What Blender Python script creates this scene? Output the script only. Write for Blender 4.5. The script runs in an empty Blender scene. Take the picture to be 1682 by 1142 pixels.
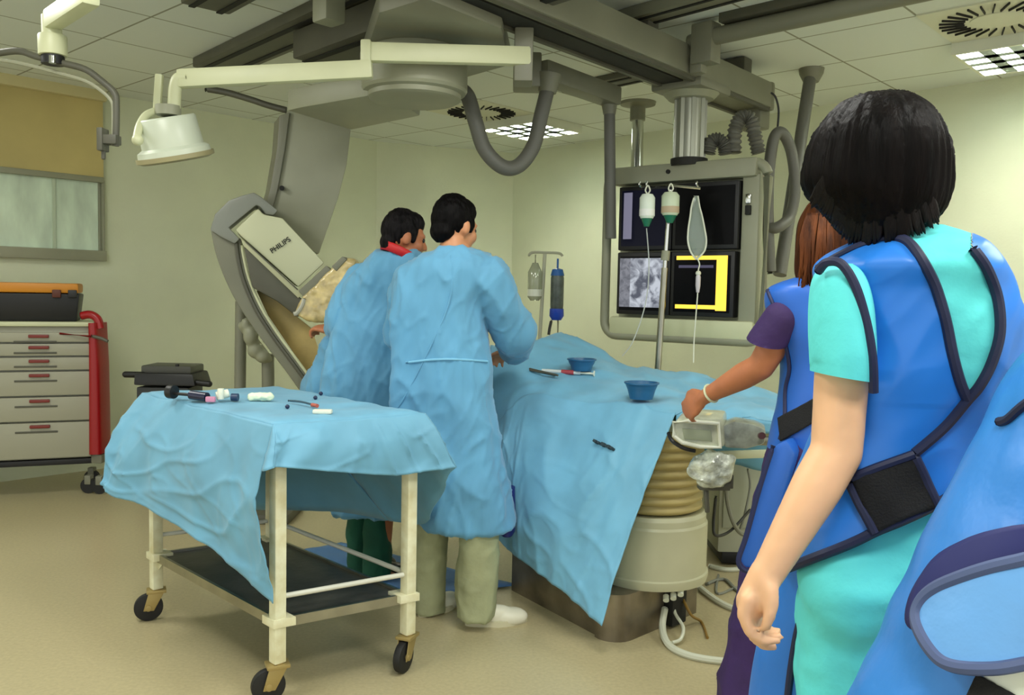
import bpy, bmesh, math, random
from mathutils import Vector, Matrix, noise
from mathutils.bvhtree import BVHTree
random.seed(7)
scene = bpy.context.scene
COL = scene.collection
V = Vector
Z = V((0, 0, 1))
PI = math.pi

# ------------------------------------------------------------------ camera
F, CX, CY, H = 1430.0, 841.0, 571.0, 1.37
PITCH, ROLL = math.atan(91 / F), 0.02
fw = V((0, math.cos(PITCH), -math.sin(PITCH)))
r0 = V((1, 0, 0)); u0 = r0.cross(fw)
rt = math.cos(ROLL) * r0 + math.sin(ROLL) * u0
up = -math.sin(ROLL) * r0 + math.cos(ROLL) * u0
EYE = V((0, 0, H))
cd = bpy.data.cameras.new('camera'); cd.lens = 36 * F / 1682; cd.sensor_width = 36; cd.clip_start = .05
cam = bpy.data.objects.new('camera', cd); COL.objects.link(cam)
M = Matrix((rt, up, -fw)).transposed().to_4x4(); M.translation = EYE
cam.matrix_world = M
scene.camera = cam

def ray(px, py): return fw + rt * ((px - CX) / F) - up * ((py - CY) / F)
def W(px, py, Y):
    d = ray(px, py); return EYE + d * (Y / d.y)
def G(px, py, z=0.0):
    d = ray(px, py); return EYE + d * ((z - H) / d.z)
def PX(p):
    v = p - EYE; k = v.dot(fw); return (CX + F * v.dot(rt) / k, CY - F * v.dot(up) / k)
def on_plane(px, py, p0, n):
    d = ray(px, py); return EYE + d * ((p0 - EYE).dot(n) / d.dot(n))
def P2(a, z): return V((a[0], a[1], z))

# ------------------------------------------------------------------ materials
def lin(c):
    c = c / 255.0
    return c / 12.92 if c <= .04045 else ((c + .055) / 1.055) ** 2.4
def rgb(c): return (lin(c[0]), lin(c[1]), lin(c[2]), 1)
MATS = {}
def mat(name, col, rough=.6, metal=0.0, var=0.0, vscale=6.0, bump=0.0, bscale=40.0, stretch=None, emit=0.0,
        alpha=1.0, trans=0.0, spec=.5, sheen=0.0, coat=0.0, subs=0.0, col2=None, ridge=False, bdist=.02):
    if name in MATS: return MATS[name]
    m = bpy.data.materials.new(name); m.use_nodes = True
    nt = m.node_tree; b = nt.nodes['Principled BSDF']
    b.inputs['Base Color'].default_value = rgb(col)
    b.inputs['Roughness'].default_value = rough
    b.inputs['Metallic'].default_value = metal
    b.inputs['Specular IOR Level'].default_value = spec
    if sheen: b.inputs['Sheen Weight'].default_value = sheen
    if coat: b.inputs['Coat Weight'].default_value = coat
    if subs:
        b.inputs['Subsurface Weight'].default_value = subs
        b.inputs['Subsurface Radius'].default_value = (.02, .008, .004)
    if alpha < 1: b.inputs['Alpha'].default_value = alpha
    if trans: b.inputs['Transmission Weight'].default_value = trans
    if emit:
        b.inputs['Emission Color'].default_value = rgb(col); b.inputs['Emission Strength'].default_value = emit
    tc = nt.nodes.new('ShaderNodeTexCoord'); mp = nt.nodes.new('ShaderNodeMapping')
    nt.links.new(tc.outputs['Object'], mp.inputs['Vector'])
    if stretch: mp.inputs['Scale'].default_value = stretch
    if var:
        n = nt.nodes.new('ShaderNodeTexNoise'); n.inputs['Scale'].default_value = vscale; n.inputs['Detail'].default_value = 4
        nt.links.new(mp.outputs['Vector'], n.inputs['Vector'])
        r = nt.nodes.new('ShaderNodeValToRGB')
        c2 = col2 if col2 else tuple(max(0, x * (1 - var)) for x in col)
        c1 = col if col2 else tuple(min(255, x * (1 + var * .5)) for x in col)
        r.color_ramp.elements[0].position = .3; r.color_ramp.elements[1].position = .7
        r.color_ramp.elements[0].color = rgb(c2); r.color_ramp.elements[1].color = rgb(c1)
        nt.links.new(n.outputs['Fac'], r.inputs['Fac']); nt.links.new(r.outputs['Color'], b.inputs['Base Color'])
    if bump:
        n2 = nt.nodes.new('ShaderNodeTexNoise'); n2.inputs['Scale'].default_value = bscale; n2.inputs['Detail'].default_value = 5
        if ridge: n2.noise_type = 'RIDGED_MULTIFRACTAL'; n2.inputs['Detail'].default_value = 3; n2.normalize = True
        nt.links.new(mp.outputs['Vector'], n2.inputs['Vector'])
        bp = nt.nodes.new('ShaderNodeBump'); bp.inputs['Strength'].default_value = bump; bp.inputs['Distance'].default_value = bdist
        nt.links.new(n2.outputs['Fac'], bp.inputs['Height']); nt.links.new(bp.outputs['Normal'], b.inputs['Normal'])
    MATS[name] = m
    return m

# ------------------------------------------------------------------ mesh builder
def frame_of(d, hint=Z):
    d = d.normalized()
    if abs(d.dot(hint)) > .98: hint = V((1, 0, 0)) if abs(d.x) < .9 else V((0, 1, 0))
    a = d.cross(hint).normalized(); b = a.cross(d).normalized()
    return a, b
def spline(pts, n=8, closed=False):
    pts = [V(p) for p in pts]; out = []; N = len(pts)
    rng = range(N if closed else N - 1)
    for i in rng:
        if closed: p0, p1, p2, p3 = pts[i - 1], pts[i], pts[(i + 1) % N], pts[(i + 2) % N]
        else: p0, p1, p2, p3 = pts[max(i - 1, 0)], pts[i], pts[i + 1], pts[min(i + 2, N - 1)]
        for k in range(n):
            t = k / n
            out.append(.5 * ((2 * p1) + (p2 - p0) * t + (2 * p0 - 5 * p1 + 4 * p2 - p3) * t * t + (3 * p1 - p0 - 3 * p2 + p3) * t ** 3))
    if not closed: out.append(pts[-1])
    return out
def lerp(a, b, t): return a + (b - a) * t
def poly_at(pts, t):
    t = max(0, min(1, t)) * (len(pts) - 1); i = min(int(t), len(pts) - 2); return lerp(pts[i], pts[i + 1], t - i)

class MB:
    def __init__(s): s.v = []; s.f = []
    def add(s, vs, fs):
        b = len(s.v); s.v += [V(p) for p in vs]; s.f += [tuple(b + i for i in q) for q in fs]; return s
    def box(s, c, size, ax=None):
        c = V(c); X, Y, Zz = ax if ax else (V((1, 0, 0)), V((0, 1, 0)), Z)
        hx, hy, hz = X * size[0] / 2, Y * size[1] / 2, Zz * size[2] / 2
        vs = [c + i * hx + j * hy + k * hz for i in (-1, 1) for j in (-1, 1) for k in (-1, 1)]
        return s.add(vs, [(0, 1, 3, 2), (4, 6, 7, 5), (0, 4, 5, 1), (2, 3, 7, 6), (0, 2, 6, 4), (1, 5, 7, 3)])
    def bar(s, a, b, w, h, hint=Z):
        a = V(a); b = V(b); x, y = frame_of(b - a, hint)
        return s.box((a + b) / 2, (w, h, (b - a).length), (x, y, (b - a).normalized()))
    def cyl(s, a, b, ra, rb=None, n=24, cap=True):
        a = V(a); b = V(b); rb = ra if rb is None else rb; x, y = frame_of(b - a)
        vs = []
        for c, r in ((a, ra), (b, rb)):
            for i in range(n):
                t = 2 * PI * i / n; vs.append(c + x * (r * math.cos(t)) + y * (r * math.sin(t)))
        fs = [(i, (i + 1) % n, n + (i + 1) % n, n + i) for i in range(n)]
        if cap: fs += [tuple(range(n))[::-1], tuple(range(n, 2 * n))]
        return s.add(vs, fs)
    def tube(s, pts, r, n=10, closed=False, cap=True):
        pts = [V(p) for p in pts]; N = len(pts)
        rs = r if isinstance(r, (list, tuple)) else [r] * N
        vs = []; prev = None
        for i, p in enumerate(pts):
            if closed: d = pts[(i + 1) % N] - pts[i - 1]
            else: d = pts[min(i + 1, N - 1)] - pts[max(i - 1, 0)]
            if d.length < 1e-9: d = V((0, 0, 1))
            d.normalize()
            if prev is None: x, y = frame_of(d)
            else:
                x = prev - d * prev.dot(d)
                if x.length < 1e-6: x, _ = frame_of(d)
                x.normalize(); y = d.cross(x)
            prev = x
            for k in range(n):
                t = 2 * PI * k / n; vs.append(p + x * (rs[i] * math.cos(t)) + y * (rs[i] * math.sin(t)))
        fs = []
        for i in range(N if closed else N - 1):
            a, b = i * n, ((i + 1) % N) * n
            fs += [(a + k, a + (k + 1) % n, b + (k + 1) % n, b + k) for k in range(n)]
        if cap and not closed: fs += [tuple(range(n))[::-1], tuple(range((N - 1) * n, N * n))]
        return s.add(vs, fs)
    def sph(s, c, r, ax=None, nu=20, nv=12):
        c = V(c); r = r if isinstance(r, (tuple, list, Vector)) else (r, r, r)
        X, Y, Zz = ax if ax else (V((1, 0, 0)), V((0, 1, 0)), Z)
        rings = []
        for j in range(1, nv):
            a = PI * j / nv
            rings.append([c + X * (r[0] * math.sin(a) * math.cos(2 * PI * i / nu)) + Y * (r[1] * math.sin(a) * math.sin(2 * PI * i / nu)) + Zz * (r[2] * math.cos(a)) for i in range(nu)])
        vs = [q for R in rings for q in R] + [c + Zz * r[2], c - Zz * r[2]]
        fs = []
        for j in range(len(rings) - 1):
            fs += [(j * nu + i, (j + 1) * nu + i, (j + 1) * nu + (i + 1) % nu, j * nu + (i + 1) % nu) for i in range(nu)]
        t = len(vs) - 2
        fs += [(t, i, (i + 1) % nu) for i in range(nu)]
        l = (len(rings) - 1) * nu
        fs += [(t + 1, l + (i + 1) % nu, l + i) for i in range(nu)]
        return s.add(vs, fs)
    def cap(s, a, b, ra, rb=None):
        a = V(a); b = V(b); rb = ra if rb is None else rb
        s.cyl(a, b, ra, rb, 16); s.sph(a, ra, None, 16, 10); s.sph(b, rb, None, 16, 10); return s
    def chain(s, pts, rs):
        for i in range(len(pts) - 1): s.cap(pts[i], pts[i + 1], rs[i], rs[i + 1])
        return s
    def lathe(s, c, prof, n=32, axis=Z):
        c = V(c); x, y = frame_of(axis); axis = V(axis).normalized()
        rings = [[c + axis * z + x * (r * math.cos(2 * PI * i / n)) + y * (r * math.sin(2 * PI * i / n)) for i in range(n)] for r, z in prof]
        return s.loft(rings)
    def loft(s, rings, caps=True, close=True):
        n = len(rings[0]); vs = [p for R in rings for p in R]; fs = []
        for j in range(len(rings) - 1):
            for i in range(n if close else n - 1):
                fs.append((j * n + i, j * n + (i + 1) % n, (j + 1) * n + (i + 1) % n, (j + 1) * n + i))
        if caps and close:
            fs += [tuple(range(n))[::-1], tuple(range((len(rings) - 1) * n, len(rings) * n))]
        return s.add(vs, fs)
    def prism(s, poly, vec):
        poly = [V(p) for p in poly]; n = len(poly); vec = V(vec)
        vs = poly + [p + vec for p in poly]
        return s.add(vs, [tuple(range(n)), tuple(range(2 * n - 1, n - 1, -1))] + [(i, n + i, n + (i + 1) % n, (i + 1) % n) for i in range(n)])
    def grid(s, rows):
        m = len(rows[0]); vs = [p for R in rows for p in R]
        return s.add(vs, [(j * m + i, j * m + i + 1, (j + 1) * m + i + 1, (j + 1) * m + i) for j in range(len(rows) - 1) for i in range(m - 1)])
    def obj(s): return s

def origin(o):
    p = V((0, 0, 0))
    while o is not None: p = p + o.location; o = o.parent
    return p
def finish(me, smooth, angle):
    bm = bmesh.new(); bm.from_mesh(me)
    bmesh.ops.recalc_face_normals(bm, faces=bm.faces); bm.to_mesh(me); bm.free()
    if smooth:
        me.polygons.foreach_set('use_smooth', [True] * len(me.polygons))
        if angle: me.set_sharp_from_angle(angle=math.radians(angle))
def build(name, mb, m, parent=None, bevel=0.0, smooth=True, angle=38, solid=0.0, segs=2, label=None, loc=None, recalc=True):
    o0 = origin(parent) if parent is not None else (V(loc) if loc is not None else V((0, 0, 0)))
    me = bpy.data.meshes.new(name)
    me.from_pydata([tuple(p - o0) for p in mb.v], [], mb.f)
    if bevel:
        bm = bmesh.new(); bm.from_mesh(me); bmesh.ops.recalc_face_normals(bm, faces=bm.faces)
        ed = [e for e in bm.edges if len(e.link_faces) == 2 and e.calc_face_angle(0) > math.radians(30)]
        bmesh.ops.bevel(bm, geom=ed, offset=bevel, segments=segs, affect='EDGES', profile=.6, clamp_overlap=True)
        bm.to_mesh(me); bm.free()
    if recalc: finish(me, smooth, angle)
    elif smooth: me.polygons.foreach_set('use_smooth', [True] * len(me.polygons))
    me.materials.append(m)
    o = bpy.data.objects.new(name, me); COL.objects.link(o)
    if parent is not None: o.parent = parent
    else: o.location = o0
    if solid:
        md = o.modifiers.new('thickness', 'SOLIDIFY'); md.thickness = solid; md.offset = 0
    if label: o['label'] = label
    return o
def tag(o, label, cat, group=None):
    o['label'] = label; o['category'] = cat
    if group: o['group'] = group
    return o
def thing(name, label, cat, loc, group=None):
    o = bpy.data.objects.new(name, None); o.empty_display_size = .1; COL.objects.link(o); o.location = V(loc)
    return tag(o, label, cat, group)
def struct(name, mb, m, **k):
    o = build(name, mb, m, **k); o['kind'] = 'structure'; return o
def dup(root, loc, label):
    m = {}
    def cp(o, par):
        c = o.copy(); COL.objects.link(c)
        if par is not None: c.parent = par
        for ch in [x for x in bpy.data.objects if x.parent == o and x not in m.values()]:
            m[ch] = None; m[ch] = cp(ch, c)
        return c
    kids = {}
    def cp2(o, par):
        ch = list(o.children); c = o.copy(); COL.objects.link(c)
        if par is not None: c.parent = par
        for k in ch: cp2(k, c)
        return c
    r = cp2(root, None); r.location = V(loc); r['label'] = label; return r

DG = None
def remesh(mb, voxel, smooth=4, fn=None):
    """union of all pieces in mb as one continuous surface -> MB"""
    me = bpy.data.meshes.new('tmp'); me.from_pydata([tuple(p) for p in mb.v], [], mb.f)
    bm = bmesh.new(); bm.from_mesh(me); bmesh.ops.recalc_face_normals(bm, faces=bm.faces); bm.to_mesh(me); bm.free()
    o = bpy.data.objects.new('tmp', me); COL.objects.link(o)
    md = o.modifiers.new('r', 'REMESH'); md.mode = 'VOXEL'; md.voxel_size = voxel
    if smooth:
        sm = o.modifiers.new('s', 'SMOOTH'); sm.iterations = smooth; sm.factor = .5
    dg = bpy.context.evaluated_depsgraph_get()
    ev = o.evaluated_get(dg); m2 = bpy.data.meshes.new_from_object(ev)
    out = MB()
    nrm = [V(v.normal) for v in m2.vertices]
    for v in m2.vertices:
        p = V(v.co)
        out.v.append(p + nrm[v.index] * fn(p) if fn else p)
    out.f = [tuple(p.vertices) for p in m2.polygons]
    bpy.data.objects.remove(o); bpy.data.meshes.remove(me); bpy.data.meshes.remove(m2)
    return out
def sz(p, sx, sy, sz_, seed=0, k=5): return max(0, 1 - 2.2 * abs(noise.noise(V((p.x * sx + seed, p.y * sy + seed * .7, p.z * sz_ + seed * 1.3))))) ** k
def rz(p, sx, sy, sz, seed=0): return 1 - 2 * abs(noise.noise(V((p.x * sx + seed, p.y * sy + seed * .7, p.z * sz + seed * 1.3))))
def nz(p, sx, sy, sz, seed=0): return noise.noise(V((p.x * sx + seed, p.y * sy + seed * .7, p.z * sz + seed * 1.3)))
def inside(pt, poly):
    x, y = pt; c = False; n = len(poly)
    for i in range(n):
        x1, y1 = poly[i]; x2, y2 = poly[i - 1]
        if (y1 > y) != (y2 > y) and x < (x2 - x1) * (y - y1) / (y2 - y1) + x1: c = not c
    return c
def bvh_of(mb): return BVHTree.FromPolygons([tuple(p) for p in mb.v], mb.f)
def hit(bvh, px, py):
    d = ray(px, py).normalized(); h = bvh.ray_cast(EYE, d)
    if h[0] is None:
        # nearest surface point to the ray
        best = None
        for Y in [x * .05 for x in range(14, 120)]:
            q = bvh.find_nearest(W(px, py, Y))
            if q[0] is not None and (best is None or q[3] < best[1][3]): best = (Y, q)
        q = best[1]; return V(q[0]), V(q[1])
    n = V(h[1]); n = -n if n.dot(d) > 0 else n
    return V(h[0]), n
def trim_on(bvh, pts, r, off=.002, n=6, closed=False):
    sp = spline([V((p[0], p[1], 0)) for p in pts], n, closed)
    out = []
    for q in sp:
        p, nn = hit(bvh, q.x, q.y); out.append(p + nn * off)
    for _ in range(2):
        out = [(out[i - 1] + out[i] * 2 + out[(i + 1) % len(out)]) / 4 if closed or 0 < i < len(out) - 1 else out[i] for i in range(len(out))]
    return MB().tube(out, r, 8, closed)
def patch_on(bvh, quad, off, nu=14, nv=14):
    rows = []
    a, b, c, d = [V((q[0], q[1], 0)) for q in quad]
    for j in range(nv + 1):
        row = []
        for i in range(nu + 1):
            q = lerp(lerp(a, b, i / nu), lerp(d, c, i / nu), j / nv)
            p, nn = hit(bvh, q.x, q.y); row.append(p + nn * off)
        rows.append(row)
    return MB().grid(rows)
def pring(py, xl, xr, Y, dy, n=48, pw=2.3, yo=0.0):
    L = W(xl, py, Y); R = W(xr, py, Y); c = (L + R) / 2; a = (R - L) / 2; out = []
    for i in range(n):
        t = 2 * PI * i / n; ct, st = math.cos(t), math.sin(t)
        out.append(c + a * (abs(ct) ** (2 / pw) * (1 if ct > 0 else -1)) + V((0, dy, 0)) * (abs(st) ** (2 / pw) * (1 if st > 0 else -1)) + V((0, yo, 0)))
    return out
def dense(rows, k=4):
    """interpolate (py, xl, xr, Y, dy) rows smoothly"""
    A = [V((r[0], r[1], r[2])) for r in rows]; B = [V((r[3], r[4], 0)) for r in rows]
    return [(a.x, a.y, a.z, b.x, b.y) for a, b in zip(spline(A, k), spline(B, k))]
def pprism(poly, Y, dy, dx=0.0, dz=0.0):
    pts = [W(p[0], p[1], Y if len(p) < 3 else p[2]) for p in poly]
    cxm = sum(p.x for p in pts) / len(pts)
    return MB().prism(pts, (dx + cxm / Y * dy, dy, dz))
def text_mesh(body, size, ext=.001):
    cu = bpy.data.curves.new('t', 'FONT'); cu.body = body; cu.size = size; cu.extrude = ext; cu.align_x = 'CENTER'; cu.align_y = 'CENTER'
    o = bpy.data.objects.new('t', cu); COL.objects.link(o)
    dg = bpy.context.evaluated_depsgraph_get(); me = bpy.data.meshes.new_from_object(o.evaluated_get(dg))
    vs = [V(v.co) for v in me.vertices]; fs = [tuple(p.vertices) for p in me.polygons]
    bpy.data.objects.remove(o); bpy.data.meshes.remove(me); return vs, fs
#@@PART
# ------------------------------------------------------------------ palette
m_wall = mat('wall_paint', (222, 227, 199), .75, var=.04, vscale=1.5, bump=.06, bscale=60)
m_gray = mat('grey_enamel', (122, 122, 104), .45, var=.06, vscale=3)
m_gray_l = mat('light_grey_enamel', (150, 151, 128), .45, var=.05, vscale=3)
m_gray_d = mat('dark_grey_enamel', (84, 83, 70), .5, var=.1, vscale=4)
m_cream = mat('cream_enamel', (205, 208, 170), .4, var=.04, vscale=4)
m_white = mat('white_plastic', (225, 228, 210), .4)
m_black = mat('black_plastic', (16, 16, 18), .45)
m_dark = mat('dark_slot', (22, 22, 18), .7)
m_steel = mat('brushed_steel', (168, 165, 150), .32, metal=1, var=.1, vscale=8)
m_chrome = mat('chrome', (200, 202, 198), .15, metal=1)
m_hose = mat('grey_hose', (98, 98, 90), .5)
m_rubber = mat('black_rubber', (20, 20, 20), .6)

# ------------------------------------------------------------------ room shell
HC = 2.75
AN = math.radians(47.5)
A = V((math.cos(AN), math.sin(AN), 0)); B = V((math.sin(AN), -math.cos(AN), 0))
def floor_mat():
    m = mat('floor_vinyl', (184, 172, 134), .33, var=.05, vscale=70, spec=.5)
    return m
fl = MB().box((0, 3.0, -.05), (13, 14, .1)); struct('floor', fl, floor_mat(), smooth=False)
def ceil_mat():
    m = bpy.data.materials.new('ceiling_tile'); m.use_nodes = True; nt = m.node_tree; b = nt.nodes['Principled BSDF']
    b.inputs['Roughness'].default_value = .85
    tc = nt.nodes.new('ShaderNodeTexCoord'); mp = nt.nodes.new('ShaderNodeMapping')
    nt.links.new(tc.outputs['Object'], mp.inputs['Vector'])
    mp.inputs['Rotation'].default_value = (0, 0, -AN)
    t = V((2.306, 5.622, 0)); q = Matrix.Rotation(-AN, 3, 'Z') @ t
    mp.inputs['Location'].default_value = (-q.x + 12, -q.y + 12, 0)
    br = nt.nodes.new('ShaderNodeTexBrick'); br.offset = 0; br.squash = 1
    br.inputs['Scale'].default_value = 1; br.inputs['Brick Width'].default_value = .6; br.inputs['Row Height'].default_value = .6
    br.inputs['Mortar Size'].default_value = .007; br.inputs['Mortar Smooth'].default_value = .3
    br.inputs['Color1'].default_value = rgb((226, 233, 228)); br.inputs['Color2'].default_value = rgb((221, 228, 223))
    br.inputs['Mortar'].default_value = rgb((150, 152, 136))
    nt.links.new(mp.outputs['Vector'], br.inputs['Vector']); nt.links.new(br.outputs['Color'], b.inputs['Base Color'])
    return m
m_ceil = ceil_mat()
ce = MB().box((0, 3.0, HC + .05), (13, 14, .1)); struct('ceiling', ce, m_ceil, smooth=False)
def wall(name, a, b, t=.12):
    a = V((a[0], a[1], 0)); b = V((b[0], b[1], 0)); d = (b - a).normalized(); n = V((-d.y, d.x, 0))
    if n.dot(-a) > 0: n = -n
    mb = MB().prism([a, b, b + n * t, a + n * t], (0, 0, HC)); return struct(name, mb, m_wall, smooth=False)
WL0 = V((-3.04, 6.38, 0)); WLD = V((.682, .731, 0)).normalized()
cl = WL0 + WLD * 2.55
CR = V((-.02, 8.75, 0))
WRD = (V((3.08, 5.38, 0)) - CR).normalized()
wall('wall_left', WL0 - WLD * 5.2, cl)
wall('wall_corner', cl, CR)
wall('wall_right', CR, CR + WRD * 9.0)
WLN = V((WLD.y, -WLD.x, 0))
# ------------------------------------------------------------------ ceiling luminaires and air diffusers
m_emit = mat('lamp_tube', (255, 252, 240), emit=37.0)
m_louv = mat('louvre_aluminium', (176, 188, 190), .35, metal=.4)
def luminaire(c, label):
    c = V((c[0], c[1], HC))
    t = thing('ceiling_light', label, 'ceiling light', c, 'louvred ceiling lights')
    ax = (A, B, Z)
    f = MB()
    for s in (-1, 1):
        f.box(c + A * (s * .29) - Z * .034, (.02, .6, .068), ax); f.box(c + B * (s * .29) - Z * .034, (.56, .02, .068), ax)
    build('frame', f, m_white, t)
    e = MB().box(c - Z * .004, (.56, .56, .006), ax); build('lamp_panel', e, m_emit, t)
    l = MB()
    for k in range(1, 4):
        o = -.28 + .14 * k
        for D, E in ((A, B), (B, A)):
            # each blade is a wedge: wide at the bottom, narrow on top
            p = c + D * o
            for q0, q1 in ((-.28, .28),):
                a0, a1 = p + E * q0, p + E * q1
                l.loft([[a0 - D * .032 - Z * .066, a0 + D * .032 - Z * .066, a0 + D * .004 - Z * .008, a0 - D * .004 - Z * .008],
                        [a1 - D * .032 - Z * .066, a1 + D * .032 - Z * .066, a1 + D * .004 - Z * .008, a1 - D * .004 - Z * .008]])
    build('louvre', l, m_louv, t, smooth=False)
    return t
L1 = (2.74, 4.77); L2 = (.112, 7.225)
luminaire(L1, 'square louvred ceiling light at the upper right above the dark-haired woman')
luminaire(L2, 'square louvred ceiling light behind the hanging hose loop')
def diffuser(c, label):
    c = V((c[0], c[1], HC)); ax = (A, B, Z)
    t = thing('air_diffuser', label, 'air vent', c, 'swirl air diffusers in the ceiling')
    build('plate', MB().box(c - Z * .004, (.585, .585, .008), ax), mat('vent_plate', (218, 220, 200), .6), t)
    s = MB()
    for k in range(28):
        a = 2 * PI * k / 28; d = V((math.cos(a + .25), math.sin(a + .25), 0)); e = V((math.cos(a), math.sin(a), 0))
        s.bar(c + e * .15 - Z * .009, c + e * .15 + d * .115 - Z * .009, .006, .018, Z)
    build('slot_ring', s, m_dark, t, smooth=False)
    build('centre_disc', MB().cyl(c - Z * .008, c - Z * .014, .125, n=40), mat('vent_plate', (218, 220, 200), .6), t)
diffuser((2.335, 4.33), 'round swirl air vent next to the upper right ceiling light')
diffuser((-.27, 6.79), 'round swirl air vent half hidden by the grey cable hose')

# ------------------------------------------------------------------ window with roller blind on the left wall
def wl(px, py, off=0.0): return on_plane(px, py, WL0 + WLN * off, WLN)
xr = (wl(165, 300) - WL0).dot(WLD); x_l = (wl(-60, 300) - WL0).dot(WLD)
zt = wl(165, 170).z; zm = wl(163, 297).z; zb = wl(163, 414).z
def wp(u, z, off): return WL0 + WLD * u + WLN * off + Z * z
wn = thing('window_blind', 'window with ochre roller blind half lowered above the tool box, frosted pane below', 'window', wp((xr + x_l) / 2, zb, 0))
wax = (WLD, WLN, Z); um = (xr + x_l) / 2; uw = xr - x_l
build('blind', MB().box(wp(um, (zt + zm) / 2, .05), (uw, .012, zt - zm), wax), mat('ochre_blind', (205, 188, 124), .7, var=.12, vscale=1.2, bump=.1, bscale=8), wn, label='ochre roller blind')
build('blind_bar', MB().box(wp(um, zm, .055), (uw, .03, .04), wax), m_gray_l, wn, bevel=.006)
build('head_box', MB().box(wp(um, zt + .06, .05), (uw + .04, .09, .12), wax), mat('ochre_box', (205, 195, 145), .6), wn, bevel=.02)
build('pane', MB().box(wp(um - .01, (zm + zb) / 2, .02), (uw - .04, .012, zm - zb), wax), mat('frosted_pane', (218, 236, 214), .35, var=.12, vscale=7, stretch=(1, 1, .35)), wn, label='frosted greenish white pane')
fr = MB(); fr.box(wp(xr, (zm + zb) / 2, .03), (.018, .05, zm - zb), wax); fr.box(wp(um, zb - .03, .035), (uw + .03, .07, .075), wax)
build('window_frame', fr, m_gray_l, wn, bevel=.006)
ml = MB().box(wp(lerp(x_l, xr, .62), (zm + zb) / 2, .03), (.02, .02, zm - zb), wax); build('mullion', ml, mat('pane_bar', (190, 204, 180), .5), wn)

# ------------------------------------------------------------------ ceiling rails
def rail(name, a, b, w, z0, z1, m, label, slot=True):
    a = P2(a, (z0 + z1) / 2); b = P2(b, (z0 + z1) / 2); t = thing(name, label, 'ceiling rail', (a + b) / 2, 'rails under the ceiling')
    d = (b - a).normalized(); s = d.cross(Z)
    build('profile', MB().bar(a, b, w, z1 - z0), m, t, bevel=.012)
    if slot:
        sl = MB()
        for q in (-.28, .28): sl.bar(a + s * (w * q) - Z * ((z1 - z0) / 2 + .002), b + s * (w * q) - Z * ((z1 - z0) / 2 + .002), w * .12, .006)
        build('channel', sl, m_dark, t, smooth=False)
    return t
rail('ceiling_rail', (-1.87, 5.46), (-.2, 3.56), .27, 2.69, HC, m_gray_d, 'dark grey ceiling rail farthest left, above the cream lamp arm')
rail('ceiling_rail', (-1.03, 4.66), (.25, 3.28), .34, 2.54, 2.68, m_gray_d, 'broad dark ceiling rail that carries the large grey x-ray arm')
rail('ceiling_rail', (.52, 4.40), (1.35, 3.5), .16, 2.69, HC, m_gray, 'flat slotted rail fixed to the ceiling right of the long bridge beam')
rail('ceiling_rail', (.35, 5.95), (.74, 5.52), .2, 2.71, HC, m_gray_d, 'short dark rail piece on the ceiling behind the bridge beam')
rail('ceiling_rail', (-1.5, 4.26), (-.7, 3.35), .24, 2.69, HC, m_gray_d, 'dark ceiling rail cut off by the top edge left of the square post')
# round tube rail on the right
ta, tb = G(1177, 59, 2.66), G(1493, -9, 2.66); tb = ta + (tb - ta) * 2.2
t = thing('ceiling_tube', 'thick round grey tube running along the ceiling to the upper right', 'ceiling rail', (ta + tb) / 2, 'rails under the ceiling')
build('tube', MB().cyl(ta, tb, .043, n=24), m_gray, t)
s = MB(); s.bar(ta + Z * .07 + (tb - ta) * .02, tb + Z * .07, .11, .05); build('mounting_strip', s, m_gray_d, t, bevel=.005)
br = MB(); br.box(ta - (tb - ta).normalized() * .06 - Z * .03, (.1, .12, .2), (A, B, Z)); br.cyl(ta - (tb - ta).normalized() * .16, ta, .035)
br.box(ta - (tb - ta).normalized() * .1 - Z * .12, (.06, .07, .1), (A, B, Z)); build('end_bracket', br, m_gray, t, bevel=.012)
# bridge beam
ba, bb = V((-.75, 2.78, 2.57)), V((1.42, 5.34, 2.57))
bd = (bb - ba).normalized(); bn = bd.cross(Z)
t = thing('bridge_beam', 'long grey bridge beam crossing the ceiling toward the monitor column', 'ceiling beam', (ba + bb) / 2)
build('beam', MB().bar(ba, bb, .25, .15), m_gray, t, bevel=.014)
ch = MB().bar(ba - Z * .078 - bn * .02, bb - bd * .9 - Z * .078 - bn * .02, .12, .01); build('channel', ch, m_dark, t)
ri = MB()
for q in (-.1, .1): ri.bar(ba + bn * q - Z * .083, bb + bn * q - Z * .083, .025, .02)
build('runner', ri, m_gray_d, t, smooth=False)
hg = MB()
for k in (.25, .62, .93): hg.box(lerp(ba, bb, k) + Z * .125, (.1, .16, .1), (bd, bn, Z))
build('hanger', hg, m_gray_d, t, bevel=.01)
ec = MB().box(bb + bd * .03, (.06, .24, .17), (bd, bn, Z)); ec.box(bb + bd * .02 - Z * .12, (.14, .16, .14), (bd, bn, Z)); build('end_cap', ec, m_gray, t, bevel=.02)

# ------------------------------------------------------------------ ceiling-hung x-ray C-arm
t = thing('c_arm', 'large grey ceiling-hung x-ray arm with a white detector box in its curved end', 'x-ray machine', G(680, 170, 2.3))
cp = [G(590, 118, 2.44), G(622, 22, 2.44), G(700, -2, 2.44), G(824, 48, 2.44), G(838, 108, 2.44), G(760, 130, 2.44)]
build('carriage', MB().prism(cp, (0, 0, .1)), m_gray, t, bevel=.015)
pc = W(540, 48, 3.9); pst = MB().box(V((pc.x, pc.y, 2.64)), (.105, .105, .22), (A, B, Z)); build('buffer_post', pst, m_gray_l, t, bevel=.012)
c0 = G(681, 167, 2.215); c0.z = 0
build('swivel_drum', MB().lathe(c0, [(0, 2.215), (.19, 2.215), (.208, 2.225), (.208, 2.245), (.228, 2.252), (.236, 2.265), (.236, 2.38), (.2, 2.44), (0, 2.44)], 48), m_gray_l, t, angle=30)
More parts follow.
